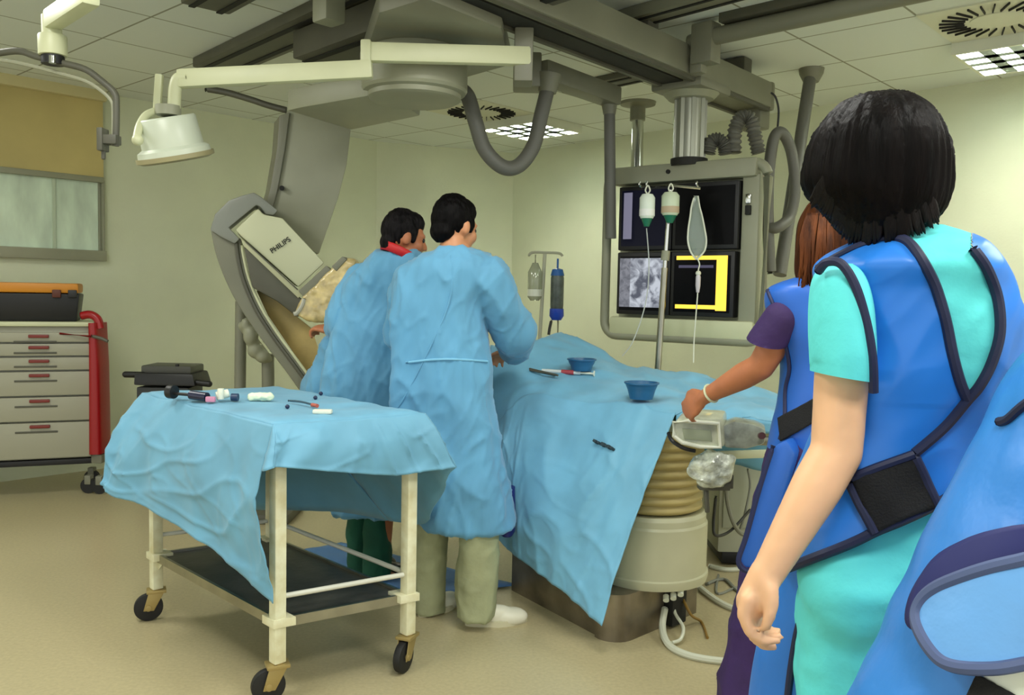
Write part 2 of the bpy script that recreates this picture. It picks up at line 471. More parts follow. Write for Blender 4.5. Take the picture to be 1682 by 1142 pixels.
jp = [(472, 182), (500, 176), (604, 158), (655, 166), (690, 191), (577, 214)]
build('swivel_arm', MB().prism([G(p[0], p[1], 2.222) for p in jp], (0, 0, .10)), m_gray_l, t, bevel=.012)
lp = [(472, 180), (577, 211), (570, 270), (556, 325), (524, 418), (508, 412), (480, 388), (440, 350), (452, 312), (464, 245)]
build('vertical_arm', pprism(lp, 4.95, .2, -.03), m_gray_l, t, bevel=.012)
le = [(459, 190), (476, 184), (468, 245), (456, 312), (446, 348), (434, 344), (444, 310), (455, 245)]
build('arm_rim', pprism(le, 4.93, .2, -.03), m_gray, t, bevel=.006)
fix = MB()
for q in ((463, 309),): fix.cyl(W(q[0], q[1], 4.945), W(q[0], q[1], 4.91), .014, n=12)
build('bolt', fix, m_dark, t)
oc = spline([V((x, y, 0)) for x, y in ((346, 376), (353, 412), (366, 450), (386, 492), (410, 530), (440, 572), (468, 608), (492, 642))], 4)
ic = spline([V((x, y, 0)) for x, y in ((396, 392), (399, 420), (408, 458), (428, 505), (455, 548), (480, 582), (508, 620))], 4)
build('c_curve', pprism([(q.x, q.y) for q in oc] + [(q.x, q.y) for q in reversed(ic)], 4.74, .2, .0), m_gray, t, bevel=.01)
ol = spline([V((x - 8, y + 3, 0)) for x, y in ((396, 392), (399, 420), (408, 458), (428, 505), (455, 548), (480, 582), (508, 620))], 4)
build('c_rail', MB().tube([W(q.x, q.y, 4.735) for q in ol], .011, 8), m_gray_d, t)
ol2 = spline([V((x + 1, y, 0)) for x, y in ((396, 400), (399, 420), (408, 458), (428, 505), (455, 548), (480, 582), (508, 620))], 4)
build('c_edge', MB().tube([W(q.x, q.y, 4.735) for q in ol2], .008, 8), m_cream, t)
cpx = [(345, 378), (353, 352), (376, 329), (398, 321), (417, 316), (430, 324), (457, 346), (449, 354), (436, 352), (428, 340), (421, 337), (376, 374), (383, 381), (394, 392), (386, 401), (362, 389)]
build('detector_cap', pprism(cpx, 4.70, .26, .0), mat('cap_grey', (128, 131, 122), .4), t, bevel=.012)
dbx = [(398, 390), (386, 378), (424, 342), (433, 352), (464, 358), (533, 432), (490, 472)]
dt = build('detector_housing', pprism(dbx, 4.66, .3, .0), mat('detector_cream', (196, 198, 164), .45), t, bevel=.014)
side = [(396, 392), (488, 474), (497, 482), (490, 490), (400, 404)]
build('housing_side', pprism(side, 4.655, .29, .0), mat('side_cream', (184, 184, 148), .5), t, bevel=.004)
build('housing_groove', MB().bar(W(404, 398, 4.652), W(489, 476, 4.652), .006, .006), m_gray_d, t)
und = [(400, 404), (492, 488), (506, 500), (490, 522), (455, 495), (414, 472)]
build('counterweight', pprism(und, 4.68, .26, .0), m_gray_d, t, bevel=.012)
vs, fs = text_mesh('PHILIPS', .055, .002)
p0, p1 = W(446, 413, 4.655), W(475, 393, 4.655); tx = (p1 - p0).normalized(); ty = V((0, -1, 0)).cross(tx); ty = -ty if ty.z < 0 else ty
tn = tx.cross(ty); wmax = max(v.x for v in vs) - min(v.x for v in vs); sc = (p1 - p0).length / wmax * 1.05
build('logo', MB().add([(p0 + p1) / 2 + tx * (v.x * sc) + ty * (v.y * sc) + tn * v.z for v in vs], fs), m_dark, dt, smooth=False, label='dark maker lettering')
gb = [(490, 478), (536, 436), (544, 444), (500, 490)]
build('collimator_rim', pprism(gb, 4.64, .28, .02), m_gray, t, bevel=.006)
gb2 = [(544, 438), (562, 421), (570, 426), (552, 446)]
build('handle', pprism(gb2, 4.62, .08, .02), m_gray, t, bevel=.006)
bagm = mat('plastic_cover', (218, 196, 136), .25, var=.22, vscale=14, bump=.5, bscale=26, coat=.5, ridge=True)
bg = pprism([(496, 490), (545, 441), (566, 425), (586, 426), (578, 456), (556, 500), (532, 530), (505, 528), (484, 514)], 4.63, .27, .02)
build('detector_cover', remesh(bg, .010, 12, lambda p: .005 * rz(p, 14, 14, 14) + .002 * rz(p, 40, 40, 40)), bagm, t, label='crinkled yellowish plastic cover')
build('cover_rim', MB().tube(spline([W(x, y, 4.63) for x, y in ((500, 490), (496, 503), (488, 514), (483, 516))]), .012, 8), mat('clear_edge', (190, 188, 172), .2), t)
tp = [(421, 477), (444, 484), (480, 514), (512, 540), (522, 570), (520, 600), (507, 616), (470, 562), (440, 518)]
build('inner_sheet', pprism(tp, 4.84, .04, .0), mat('tan_sheet', (196, 170, 104), .5, var=.16, vscale=5, bump=.2, bscale=12), t, bevel=.006, label='tan sheet inside the curve')
build('cable', MB().tube(spline([W(x, y, 5.0) for x, y in ((338, 146), (372, 152), (410, 163), (440, 173), (470, 181))], 6), .018, 10), m_gray_d, t)
# stand behind
sp0 = W(392, 570, 5.12); sp1 = W(443, 610, 5.12)
t = thing('post_stand', 'grey double-post stand on the floor below the curved x-ray arm', 'stand', (sp0.x, 5.12, 0))
build('post', MB().cyl((sp0.x, 5.12, .04), W(396, 495, 5.12), .033), m_gray, t)
build('post', MB().cyl((sp1.x, 5.12, .04), W(440, 582, 5.12), .036), m_gray, t)
kb = MB(); kb.sph(W(404, 533, 5.06), (.03, .03, .04)); kb.sph(W(412, 552, 5.06), (.045, .04, .06)); kb.sph(W(420, 575, 5.08), (.05, .045, .05)); kb.sph(W(432, 586, 5.08), (.045, .04, .04)); kb.cap(W(398, 535, 5.1), W(440, 590, 5.1), .028)
build('joint', remesh(kb, .01, 3), m_gray_l, t)
build('base', MB().box(((sp0.x + sp1.x) / 2, 5.15, .03), (.5, .4, .06)), m_gray_d, t, bevel=.02)
# hose loop under the drum
t = tag(build('cable_hose', MB().tube(spline([W(x, y, Y) for x, y, Y in ((752, 146, 4.3), (768, 158, 4.28), (781, 200, 4.28), (796, 245, 4.3), (825, 274, 4.32), (852, 272, 4.35), (876, 240, 4.38), (890, 185, 4.4), (901, 140, 4.42))], 10), .037, 16), m_hose, loc=W(825, 200, 4.3)), 'thick grey cable hose hanging in a U-shaped loop under the x-ray drum', 'hose')
# boom with vertical drop tube
a, b = W(886, 116, 4.42), W(1008, 160, 4.9)
t = thing('cable_boom', 'grey horizontal boom with a drop tube left of the monitors', 'boom arm', a)
build('boom', MB().bar(a, b, .11, .1), m_gray, t, bevel=.012)
build('socket', MB().cyl(W(903, 122, 4.42), W(899, 152, 4.42), .06, .045), m_gray, t)
build('tube', MB().cyl(W(1001, 168, 4.88), W(1003, 392, 4.88), .031), m_hose, t)
build('collar', MB().cyl(W(1001, 160, 4.88), W(1001, 188, 4.88), .05, .034), m_gray, t)
mk = MB().box(a - V((.06, -.05, .0)), (.14, .16, .17)); build('mount_block', mk, m_gray, t, bevel=.012)
# poles
t = thing('ceiling_pole', 'slim bright metal pole with round flange hanging behind the monitor frame', 'pole', G(1048, 168, HC))
q = G(1048, 168, HC); e = W(1046, 285, q.y)
build('pole', MB().cyl(q, e, .043), m_chrome, t); build('flange', MB().lathe(P2(q, 0), [(0, HC), (.13, HC), (.125, HC - .02), (.055, HC - .035), (.055, HC - .13), (0, HC - .13)], 32), m_gray, t)
t = thing('ceiling_pole', 'grey slanting ceiling tube left of the dark-haired woman', 'pole', G(1333, 112, HC))
q = G(1333, 113, HC); build('pole', MB().cyl(q, W(1281, 452, 5.0), .037), m_hose, t)
build('flange', MB().lathe(P2(q, 0), [(0, HC), (.075, HC), (.07, HC - .03), (.045, HC - .08), (0, HC - .08)], 28), m_gray, t)
tag(build('cable_loop', MB().tube(spline([W(x, y, Y) for x, y, Y in ((1266, 450, 4.85), (1262, 380, 4.85), (1262, 300, 4.85), (1270, 232, 4.85), (1284, 218, 4.86), (1300, 250, 4.9), (1306, 310, 4.9), (1297, 355, 4.88), (1276, 374, 4.82), (1256, 372, 4.86))], 10), .031, 14), m_hose, loc=W(1280, 300, 4.85)), 'grey hose forming a tall closed loop right of the monitor frame', 'hose')
tag(build('cable', MB().tube(spline([W(x, y, 4.95) for x, y in ((1266, 152), (1274, 160), (1279, 182), (1277, 212))], 6), .006, 8), m_black, loc=W(1274, 180, 4.95)), 'thin black cable hanging from the end of the long bridge beam', 'cable')
wu = on_plane(1676, 575, CR, V((-WRD.y, WRD.x, 0))); wn_ = V((-WRD.y, WRD.x, 0)); wn_ = -wn_ if wn_.dot(wu) > 0 else wn_
t = thing('wall_unit', 'small grey wall unit at the right edge of the picture above the blue apron', 'wall unit', wu)
build('housing', MB().box(wu + wn_ * .03, (.16, .06, .2), (WRD, wn_, Z)), m_gray_l, t, bevel=.01)
build('ledge', MB().box(wu + wn_ * .05, (.18, .09, .02), (WRD, wn_, Z)), m_gray, t, bevel=.004)
for lab, pts in (('ribbed grey hose arching low on top of the monitor frame', ((1163, 252), (1168, 234), (1180, 230), (1190, 240), (1192, 254))),
                 ('ribbed grey hose standing upright behind the monitor frame corner', ((1206, 252), (1207, 215), (1217, 194), (1232, 196), (1240, 225), (1246, 252)))):
    pp = spline([W(x, y, 4.75) for x, y in pts], 14); rs = [.036 + .006 * math.sin(i * 1.9) for i in range(len(pp))]
    tag(build('ribbed_hose', MB().tube(pp, rs, 14), m_hose, loc=pp[0], angle=60), lab, 'hose')
# ------------------------------------------------------------------ monitor bank
OL, OR = W(1012, 516, 4.97), W(1208, 520, 4.54)
MR = (OR - OL); MR.z = 0; MWID = MR.length; MR.normalize(); MN = V((MR.y, -MR.x, 0))   # MN faces the viewer
zb_, zt_ = OL.z, W(1020, 309, 4.97).z + .005
MH = zt_ - zb_
def mp(u, v, off=0.0): return V((OL.x, OL.y, zb_)) + MR * (u * MWID) + Z * (v * MH) + MN * off
max_ = (MR, MN, Z)
colc = W(1133, 200, 4.55)
t = thing('monitor_bank', 'ceiling-hung bank of four black screens in a grey tube frame', 'monitors', mp(.5, .5))
def rrect(u0, u1, v0, v1, r, off):
    pts = []
    ru, rv = r / MWID, r / MH
    for cu, cv, a0 in ((u1 - ru, v1 - rv, 0), (u0 + ru, v1 - rv, 90), (u0 + ru, v0 + rv, 180), (u1 - ru, v0 + rv, 270)):
        for k in range(7):
            a = math.radians(a0 + 15 * k); pts.append(mp(cu + ru * math.cos(a), cv + rv * math.sin(a), off))
    return pts
build('frame_tube', MB().tube(rrect(-.13, 1.19, -.17, 1.12, .08, -.03), .026, 12, True), m_gray_l, t)
bk = MB().box(mp(.53, .49, -.10), (MWID * 1.16, .04, MH * 1.16), max_); build('back_panel', bk, mat('panel_cream', (176, 178, 150), .5), t, bevel=.02)
tb_ = MB().box(mp(.52, 1.085, -.05), (MWID * 1.2, .12, .1), max_); build('top_bar', tb_, m_gray_l, t, bevel=.02)
build('side_panel', MB().box(mp(1.07, .5, -.055), (MWID * .13, .07, MH * 1.08), max_), m_gray_l, t, bevel=.012)
build('lower_tray', MB().box(mp(.53, -.09, -.05), (MWID * 1.2, .09, .1), max_), m_cream, t, bevel=.015)
for u, v in ((1.06, .86), (1.06, .78)): build('latch', MB().box(mp(u, v, -.012), (.03, .02, .05), max_), m_dark if v < .8 else m_chrome, t, bevel=.005)
build('bolt', MB().cyl(mp(.43, 1.09, .008), mp(.43, 1.09, .018), .012), m_dark, t)
m_scr = mat('screen_off', (3, 3, 5), .3, spec=.12)
def screen_mat(name, c1, c2, sc, e):
    m = bpy.data.materials.new(name); m.use_nodes = True; nt = m.node_tree; b = nt.nodes['Principled BSDF']
    n = nt.nodes.new('ShaderNodeTexNoise'); n.inputs['Scale'].default_value = sc; n.inputs['Detail'].default_value = 6; n.inputs['Distortion'].default_value = 1.2
    r = nt.nodes.new('ShaderNodeValToRGB'); r.color_ramp.elements[0].position = .35; r.color_ramp.elements[1].position = .62
    r.color_ramp.elements[0].color = rgb(c1); r.color_ramp.elements[1].color = rgb(c2)
    tc = nt.nodes.new('ShaderNodeTexCoord'); nt.links.new(tc.outputs['Object'], n.inputs['Vector']); nt.links.new(n.outputs['Fac'], r.inputs['Fac'])
    b.inputs['Base Color'].default_value = (0, 0, 0, 1); nt.links.new(r.outputs['Color'], b.inputs['Emission Color']); b.inputs['Emission Strength'].default_value = e
    b.inputs['Roughness'].default_value = .3
    return m
m_navy = mat('screen_navy', (8, 9, 24), .3, emit=.5, spec=.12); m_grayl = mat('screen_grey', (110, 108, 128), .3, emit=.6)
m_yel = mat('screen_yellow', (236, 196, 66), .3, emit=.9); m_xr = screen_mat('screen_xray', (78, 82, 96), (190, 196, 206), 16, .75); m_side = screen_mat('screen_xray_side', (92, 94, 104), (128, 130, 140), 30, .7)
m_faint = mat('screen_text', (70, 66, 92), .3, emit=.4)
halves = ((0, .47, .5, 1.0), (.47, 1.0, .5, 1.0), (0, .47, 0, .49), (.47, .985, 0, .49))
mons = []
for i, (u0, u1, v0, v1) in enumerate(halves):
    mo = build('monitor', MB().box(mp((u0 + u1) / 2, (v0 + v1) / 2, -.03), ((u1 - u0) * MWID - .004, .07, (v1 - v0) * MH - .004), max_), m_black, t, bevel=.008)
    build('screen', MB().box(mp((u0 + u1) / 2, (v0 + v1) / 2, .0055), ((u1 - u0) * MWID - .045, .003, (v1 - v0) * MH - .05), max_), m_navy if i == 0 else m_scr, mo, smooth=False)
    mons.append(mo)
def scr(name, mo, u0, u1, v0, v1, m, off=.008): build(name, MB().box(mp((u0 + u1) / 2, (v0 + v1) / 2, off), ((u1 - u0) * MWID, .001, (v1 - v0) * MH), max_), m, mo, smooth=False)
scr('status_strip', mons[0], .05, .125, .59, .95, m_grayl)
scr('xray_image', mons[2], .125, .43, .06, .44, m_xr); scr('image_sidebar', mons[2], .03, .125, .06, .44, m_side)
scr('yellow_bar', mons[3], .52, .93, .425, .455, m_yel); scr('yellow_bar', mons[3], .845, .93, .05, .425, m_yel, .0085); scr('yellow_bar', mons[3], .52, .9, .06, .09, m_yel, .009)
scr('text_line', mons[3], .54, .82, .365, .385, m_faint)
cm = MB()
ctop = V((colc.x, colc.y, 2.47)); cbot = mp(.55, 1.16, -.06); cbot = V((cbot.x, cbot.y, cbot.z)); ctop = V((cbot.x, cbot.y, 2.47))
cm.cyl(cbot, ctop, .078, n=28)
for k in range(8):
    a = k * PI / 4; cm.box((cbot + ctop) / 2 + V((math.cos(a), math.sin(a), 0)) * .078, (.02, .02, (ctop - cbot).length))
build('column', cm, mat('column_metal', (150, 152, 138), .3, metal=.4), t)
build('column_foot', MB().cyl(cbot - Z * .02, cbot + Z * .02, .1), m_dark, t)
build('trolley_plate', MB().box(ctop + Z * .01, (.34, .3, .05), (bd, bn, Z)), m_gray, t, bevel=.015)
build('trolley_ring', MB().lathe(ctop - Z * .045, [(0, 0), (.12, 0), (.15, .03), (0, .03)], 32), m_gray_l, t)

# ------------------------------------------------------------------ surgical lamp on its arm
YL = 3.55
t = thing('surgical_lamp', 'cream surgical lamp hanging from a two-part cream arm under the ceiling', 'surgical lamp', W(282, 225, YL))
YA = 4.12
mb = MB().bar(W(872, 93, 3.78), W(602, 86, 3.60), .05, .078); build('upper_arm', mb, m_cream, t, bevel=.012)
build('joint', MB().box(W(602, 97, 3.60), (.042, .06, .145)), m_cream, t, bevel=.008)
build('lower_arm', MB().bar(W(612, 114, 3.59), W(292, 130, YL), .05, .075), m_cream, t, bevel=.014)
el = MB().tube(spline([W(310, 128, YL), W(294, 130, YL), W(288, 145, YL), W(286, 178, YL)], 6), .026, 12); build('elbow', el, m_cream, t)
yk = MB(); yk.bar(W(286, 178, YL), W(260, 180, YL), .03, .03); yk.bar(W(258, 184, YL), W(262, 122, YL), .025, .03); build('yoke', yk, m_cream, t, bevel=.006)
lc = W(281, 228, YL); ax = V((-.16, -.25, 1)).normalized()
build('lamp_housing', MB().lathe(lc, [(0, .085), (.108, .085), (.114, .078), (.12, -.03), (.14, -.042), (.143, -.062), (0, -.062)], 40, ax), mat('lamp_white', (196, 203, 184), .35), t, angle=50)
build('lens_ring', MB().lathe(lc, [(0, -.062), (.152, -.062), (.152, -.08), (.13, -.088), (0, -.084)], 40, ax), mat('lens_ring', (150, 142, 104), .4), t)
hd = MB().tube(spline([W(258, 182, YL), W(240, 190, 3.5), W(229, 208, 3.45), W(224, 232, 3.41)], 6), .016, 10); hd.sph(W(226, 230, 3.41), .022); build('handle', hd, m_cream, t)
build('cap', MB().cyl(W(276, 190, YL), W(276, 174, YL), .05), m_gray_l, t)
mb = MB().box(W(860, 92, 3.82), (.08, .13, .24)); build('mount_block', mb, m_gray, t, bevel=.01)

# ------------------------------------------------------------------ boom with bowed carrier at upper left
YB = 3.3
t = thing('shield_boom', 'cream ceiling boom holding a bowed dark rod frame at the upper left corner', 'boom arm', W(88, 80, YB))
build('boom', MB().bar(W(150, -10, YB - .35), W(84, 34, YB), .06, .07), m_cream, t, bevel=.012)
build('sleeve', MB().cyl(W(84, 26, YB), W(87, 92, YB), .034, .036), m_cream, t)
build('collar', MB().cyl(W(86, 58, YB), W(87, 92, YB), .05), m_cream, t, bevel=.006)
build('swivel', MB().cyl(W(87, 92, YB), W(87, 106, YB), .04), m_black, t); build('pin', MB().cyl(W(86, 92, YB - .045), W(86, 104, YB - .045), .012), m_chrome, t)
build('bow_rod', MB().tube(spline([W(x, y, YB) for x, y in ((-60, 92), (-10, 88), (30, 84), (60, 93), (100, 103), (140, 114), (168, 134), (188, 153), (191, 175), (190, 240))], 6), .0125, 10), m_gray_d, t)
build('bow_rod', MB().tube(spline([W(x, y, YB) for x, y in ((-60, 100), (0, 99), (50, 108), (100, 121), (140, 133), (165, 148), (183, 166), (186, 185), (186, 240))], 6), .007, 8), m_gray_l, t)
cb = MB(); cb.box(W(182, 230, YB), (.06, .05, .035)); cb.box(W(169, 230, YB), (.022, .06, .085)); cb.cyl(W(170, 240, YB), W(170, 262, YB), .008); build('clamp', cb, m_gray_d, t, bevel=.005)

# ------------------------------------------------------------------ emergency drawer cabinet
YCB = 5.6
c_r = V((.93, .37, 0)).normalized(); c_b = V((-c_r.y, c_r.x, 0)); cax = (c_r, c_b, Z)
c0 = W(153, 752, YCB); c0.z = 0
zc0, zc1 = W(153, 752, YCB).z, W(153, 536, YCB).z
CWD, CDP = .78, .36
def cb_(u, d, z): return c0 - c_r * u + c_b * d + Z * z
t = thing('drawer_cabinet', 'grey drawer cabinet on casters with red handles by the left wall', 'drawer cabinet', cb_(CWD / 2, CDP / 2, 0))
m_cab = mat('cabinet_grey', (158, 156, 136), .35)
build('carcass', MB().box(cb_(CWD / 2, CDP / 2 + .01, (zc0 + zc1) / 2), (CWD, CDP - .02, zc1 - zc0), cax), m_cab, t, bevel=.008)
build('worktop', MB().box(cb_(CWD / 2, CDP / 2, zc1 + .012), (CWD + .03, CDP + .03, .03), cax), m_cream, t, bevel=.01)
build('plinth', MB().box(cb_(CWD / 2, CDP / 2, zc0 - .02), (CWD, CDP, .035), cax), m_black, t, bevel=.005)
ys = [545, 563, 585, 608, 649, 690, 750]
zz = [W(153, y, YCB).z for y in ys]
for k in range(6):
    z1, z0 = zz[k], zz[k + 1]
    dr = build('drawer', MB().box(cb_(CWD / 2, -.008, (z0 + z1) / 2), (CWD - .02, .03, z1 - z0 - .012), cax), m_cab, t, bevel=.004)
    hz = z1 - .028
    build('handle', MB().box(cb_(.30, -.028, hz), (.115, .03, .02), cax), mat('red_pull', (120, 38, 30), .4), dr, bevel=.006, label='red pull handle')
    build('pull_recess', MB().box(cb_(.32, -.024, hz - .035), (.24, .008, .012), cax), m_gray_d, dr, bevel=.003)
    if k in (0, 1, 5): build('label_card', MB().box(cb_(.60, -.025, hz), (.1, .006, .026), cax), m_white, dr, smooth=False)
def caster_simple(p, parent, r=.05):
    w = MB().cyl(p + V((0, -.015, r)), p + V((0, .015, r)), r, n=20); c = build('caster', w, m_rubber, parent)
    build('fork', MB().box(p + V((0, 0, r + .04)), (.04, .05, .06)), m_gray, c, bevel=.006)
for u, d in ((.03, .05), (.03, CDP - .05), (CWD - .04, .05), (CWD - .04, CDP - .05)): caster_simple(cb_(u, d, 0), t)
rp = [W(152, 527, YCB - .02), W(146, 520, YCB - .02), W(158, 525, YCB - .02), W(163, 545, YCB - .02)]
m_red = mat('red_plastic', (152, 10, 18), .35)
gp = [W(134, 519, YCB), W(148, 517, YCB), W(160, 524, YCB), W(165, 540, YCB)]
build('push_handle', MB().tube(spline(gp, 8), .026, 12), m_red, t)
rs = MB(); rr = []
for y, x0, x1 in ((530, 153, 168), (565, 154, 170), (600, 154, 172), (680, 154, 174), (743, 154, 175)): rr.append(pring(y, x0, x1, YCB + .04, .09, 16, 4))
rs.loft(rr); build('side_post', rs, m_red, t, angle=60)
build('post_foot', MB().box(W(164, 752, YCB + .04), (.07, .1, .06)), m_gray, t, bevel=.01)
caster_simple(V((W(164, 760, YCB + .02).x, YCB + .02, 0)), t)
build('lock_lever', MB().tube(spline([W(150, 552, YCB - .05), W(166, 556, YCB - .05), W(177, 561, YCB - .05)], 4), .011, 8), m_gray_d, t)
build('lock_rod', MB().tube([W(98, 548, YCB - .09), W(150, 553, YCB - .06)], .007, 8), m_red, t)
# tool box on it
tz = zc1 + .027
def tbp(u, d, z): return c0 - c_r * u + c_b * d + Z * (tz + z)
t = thing('tool_box', 'black tool box with orange lid on top of the drawer cabinet', 'tool box', tbp(.42, .17, 0))
th = W(70, 464, YCB).z - tz
bx = MB(); R0 = [tbp(u, d, 0) for u, d in ((.09, .04), (.74, .04), (.74, .32), (.09, .32))]; R1 = [tbp(u, d, th * .72) for u, d in ((.07, .02), (.76, .02), (.76, .34), (.07, .34))]
bx.loft([R0, R1]); build('tub', bx, m_black, t, bevel=.012)
build('lid', MB().box(tbp(.415, .18, th * .86), (.68, .33, th * .26), cax), mat('orange_lid', (204, 132, 22), .45), t, bevel=.018)
for u in (.11, .2, .62, .72): build('latch', MB().box(tbp(u, .008, th * .72), (.05, .03, .05), cax), m_black if u in (.11, .72) else mat('latch_brown', (86, 34, 10), .5), t, bevel=.006)

# ------------------------------------------------------------------ dark device trolley behind the instrument table
YD = 5.6; KD = YD / 4.75
t = thing('device_trolley', 'dark device trolley with tray and side handles behind the draped cart', 'trolley', V((W(285, 620, YD).x, YD, 0)))
zt1 = W(285, 618, YD).z; xc = W(285, 620, YD).x
build('tray', MB().loft([[V((xc + sx * .165 * KD, YD + sy * .15, zt1 - .04 * KD)) for sx, sy in ((-1, -1), (1, -1), (1, 1), (-1, 1))], [V((xc + sx * .155 * KD - .01, YD + sy * .14, zt1 + .025 * KD)) for sx, sy in ((-1, -1), (1, -1), (1, 1), (-1, 1))]]), m_black, t, bevel=.012)
build('device', MB().box((xc - .01, YD + .02, zt1 + .045), (.27 * KD, .24, .06)), mat('device_grey', (64, 64, 56), .4), t, bevel=.014)
build('knob', MB().cyl((xc + .06, YD - .09, zt1 + .073), (xc + .06, YD - .09, zt1 + .086), .012), m_black, t)
for s, y in ((-1, 612), (1, 620)): build('handle', MB().cap(V((xc + s * .13 * KD, YD - .1, zt1 - .005 - .02 * s)), V((xc + s * .225 * KD, YD - .1, zt1 - .01 - .025 * s)), .02), m_black, t)
build('cabinet', MB().box((xc - .02, YD, zt1 / 2 + .02), (.28 * KD, .26, zt1 - .16)), mat('device_dark', (34, 36, 36), .5), t, bevel=.012)
for sx, sy in ((-1, -1), (1, -1), (1, 1), (-1, 1)): caster_simple(V((xc + sx * .12, YD + sy * .1, 0)), t)

# ------------------------------------------------------------------ instrument cart
TZ = .925
Nc = V((-.757, 2.815, 0)); ua = V((-.68, .68, 0)); va = V((.400, .262, 0))
Rc, Lc, Fc = Nc + va, Nc + ua, Nc + ua + va
uh, vh = ua.normalized(), va.normalized()
t = thing('instrument_cart', 'cream steel instrument cart with dark lower shelf under a blue drape', 'cart', (Nc + Fc) / 2)
m_leg = mat('cart_paint', (238, 238, 208), .4, var=.1, vscale=18, col2=(214, 206, 164))
for c in (Nc, Rc, Lc, Fc):
    l = MB().box(c + Z * (.13 + (TZ - .15) / 2), (.042, .042, TZ - .15), (uh, uh.cross(Z), Z)); lg = build('leg', l, m_leg, t, bevel=.005)
    gu = MB(); ctr = (Nc + Fc) / 2; du = uh if (ctr - c).dot(uh) > 0 else -uh; dv = vh if (ctr - c).dot(vh) > 0 else -vh
    gu.prism([c + Z * .275, c + du * .1 + Z * .275, c + du * .02 + Z * .21, c + dv * .02 + Z * .21], Z * .004); gu.box(c + Z * .268 + (du + dv) * .01, (.075, .075, .028), (uh, vh, Z)); build('bracket', gu, m_leg, lg, bevel=.003)
build('tabletop', MB().prism([Nc + Z * TZ - (uh + vh) * .03, Rc + Z * TZ + (vh - uh) * .03, Fc + Z * TZ + (uh + vh) * .03, Lc + Z * TZ + (uh - vh) * .03], -Z * .03), m_steel, t)
sh = build('shelf', MB().prism([Nc + Z * .27, Rc + Z * .27, Fc + Z * .27, Lc + Z * .27], -Z * .025), mat('shelf_dark', (62, 60, 54), .35, var=.5, vscale=7, bump=.05), t, smooth=False, label='dark worn lower shelf')
rim = MB()
for p, q in ((Nc, Rc), (Rc, Fc), (Fc, Lc), (Lc, Nc)): rim.bar(p + Z * .262, q + Z * .262, .012, .034)
build('shelf_rim', rim, m_steel, sh, smooth=False)
for p, q in ((Nc, Rc), (Rc, Fc), (Fc, Lc)): build('rail', MB().cyl(p + Z * .35, q + Z * .35, .009, n=12), mat('rail_white', (214, 214, 200), .3), t)
m_brass = mat('caster_brass', (170, 150, 96), .4, metal=.5)
for c, dr in ((Nc, V((-.75, -.35, 0))), (Rc, V((-.35, -.9, 0))), (Lc, V((-.7, -.3, 0))), (Fc, V((.3, .9, 0)))):
    dr = dr.normalized(); sd = dr.cross(Z); hub = c + dr * .03 + Z * .056
    cs = build('caster', MB().cyl(hub - sd * .014, hub + sd * .014, .056, n=28), m_rubber, t, bevel=.006)
    fk = MB()
    for s in (-1, 1): fk.prism([hub + sd * (.019 * s) - dr * .02 - Z * .012, hub + sd * (.019 * s) + dr * .02 - Z * .01, c + sd * (.019 * s) + dr * .03 + Z * .118, c + sd * (.019 * s) - dr * .03 + Z * .118], sd * (.004 * s))
    fk.box(c + Z * .122, (.075, .06, .012), (dr, sd, Z)); fk.cyl(c + Z * .118, c + Z * .16, .02); fk.cyl(hub - sd * .026, hub + sd * .026, .012)
    build('fork', fk, m_brass, cs, bevel=.002)
# --- drape over it
m_drape = mat('drape_blue', (106, 166, 196), .6, var=.07, vscale=5, bump=.5, bscale=5, sheen=.15, ridge=True, bdist=.03)
dz = TZ + .008
off = .035
def topz(p): return .006 + .006 * nz(p, 9, 9, 1) + .004 * rz(p, 7, 4, 1)
tN, tR, tL, tF = [p + Z * dz for p in (Nc - (uh + vh) * off, Rc + (vh - uh) * off, Lc + (uh - vh) * off, Fc + (uh + vh) * off)]
mb = MB(); rows = []
for j in range(25):
    row = []
    for i in range(33):
        p = lerp(lerp(tN, tL, i / 32), lerp(tR, tF, i / 32), j / 24)
        e = min(i / 32, 1 - i / 32, j / 24, 1 - j / 24)
        row.append(p + Z * (topz(p) - .01 * max(0, .06 - e) / .06))
    rows.append(row)
mb.grid(rows)
def flap(mb, top0, top1, bot, outward, amp, seed, nu=40, nv=22, bulge=.03, vert=0):
    bp = spline(bot, 8); rows = []
    for j in range(nv + 1):
        t_ = j / nv; row = []
        for i in range(nu + 1):
            s = i / nu; a = lerp(top0, top1, s); b = poly_at(bp, s); p = lerp(a, b, t_)
            k = min(1, t_ * 2.5)
            a = a + Z * (topz(a) - .01); p = lerp(a, b, t_)
            f = amp * k * (nz(V((s * 5.5, t_ * 1.3, seed)), 1, 1, 1) + .25 * nz(V((s * 13, t_ * 2.2 + s * 2, seed + 5)), 1, 1, 1) + (.55 * sz(V((s * 7, t_ * .7, seed + 2)), 1, 1, 1) + .3 * sz(V((s * 4 + t_ * 2, t_ * 1.5, seed + 4)), 1, 1, 1) if vert else .34 * sz(V((s * 1.8 + t_ * 2.0, t_ * 3.5 - s * 3.4, seed + 2)), 1, 1, 1, 3) + .16 * sz(V((s * 4 - t_ * 2, t_ * 4 + s * 4, seed + 8)), 1, 1, 1, 4) + .12 * sz(V((s * 8, t_ * 2, seed + 11)), 1, 1, 1)))
            p = p + outward * (f + bulge * math.sin(PI * min(1, t_ * 1.1)) * (1 if t_ < .91 else 1)) + Z * 0
            row.append(p)
        rows.append(row)
    mb.grid(rows); return rows
oL = -vh; oN = -uh
# left-front flap (long, pointed at the near leg)
FL = flap(mb, tN, tL, [W(449, 992, 2.72), W(395, 940, 2.82), W(330, 888, 2.96), W(238, 834, 3.2), W(190, 815, 3.33), W(168, 797, 3.36)], oL, .028, 3.1, 110, 60, .035)
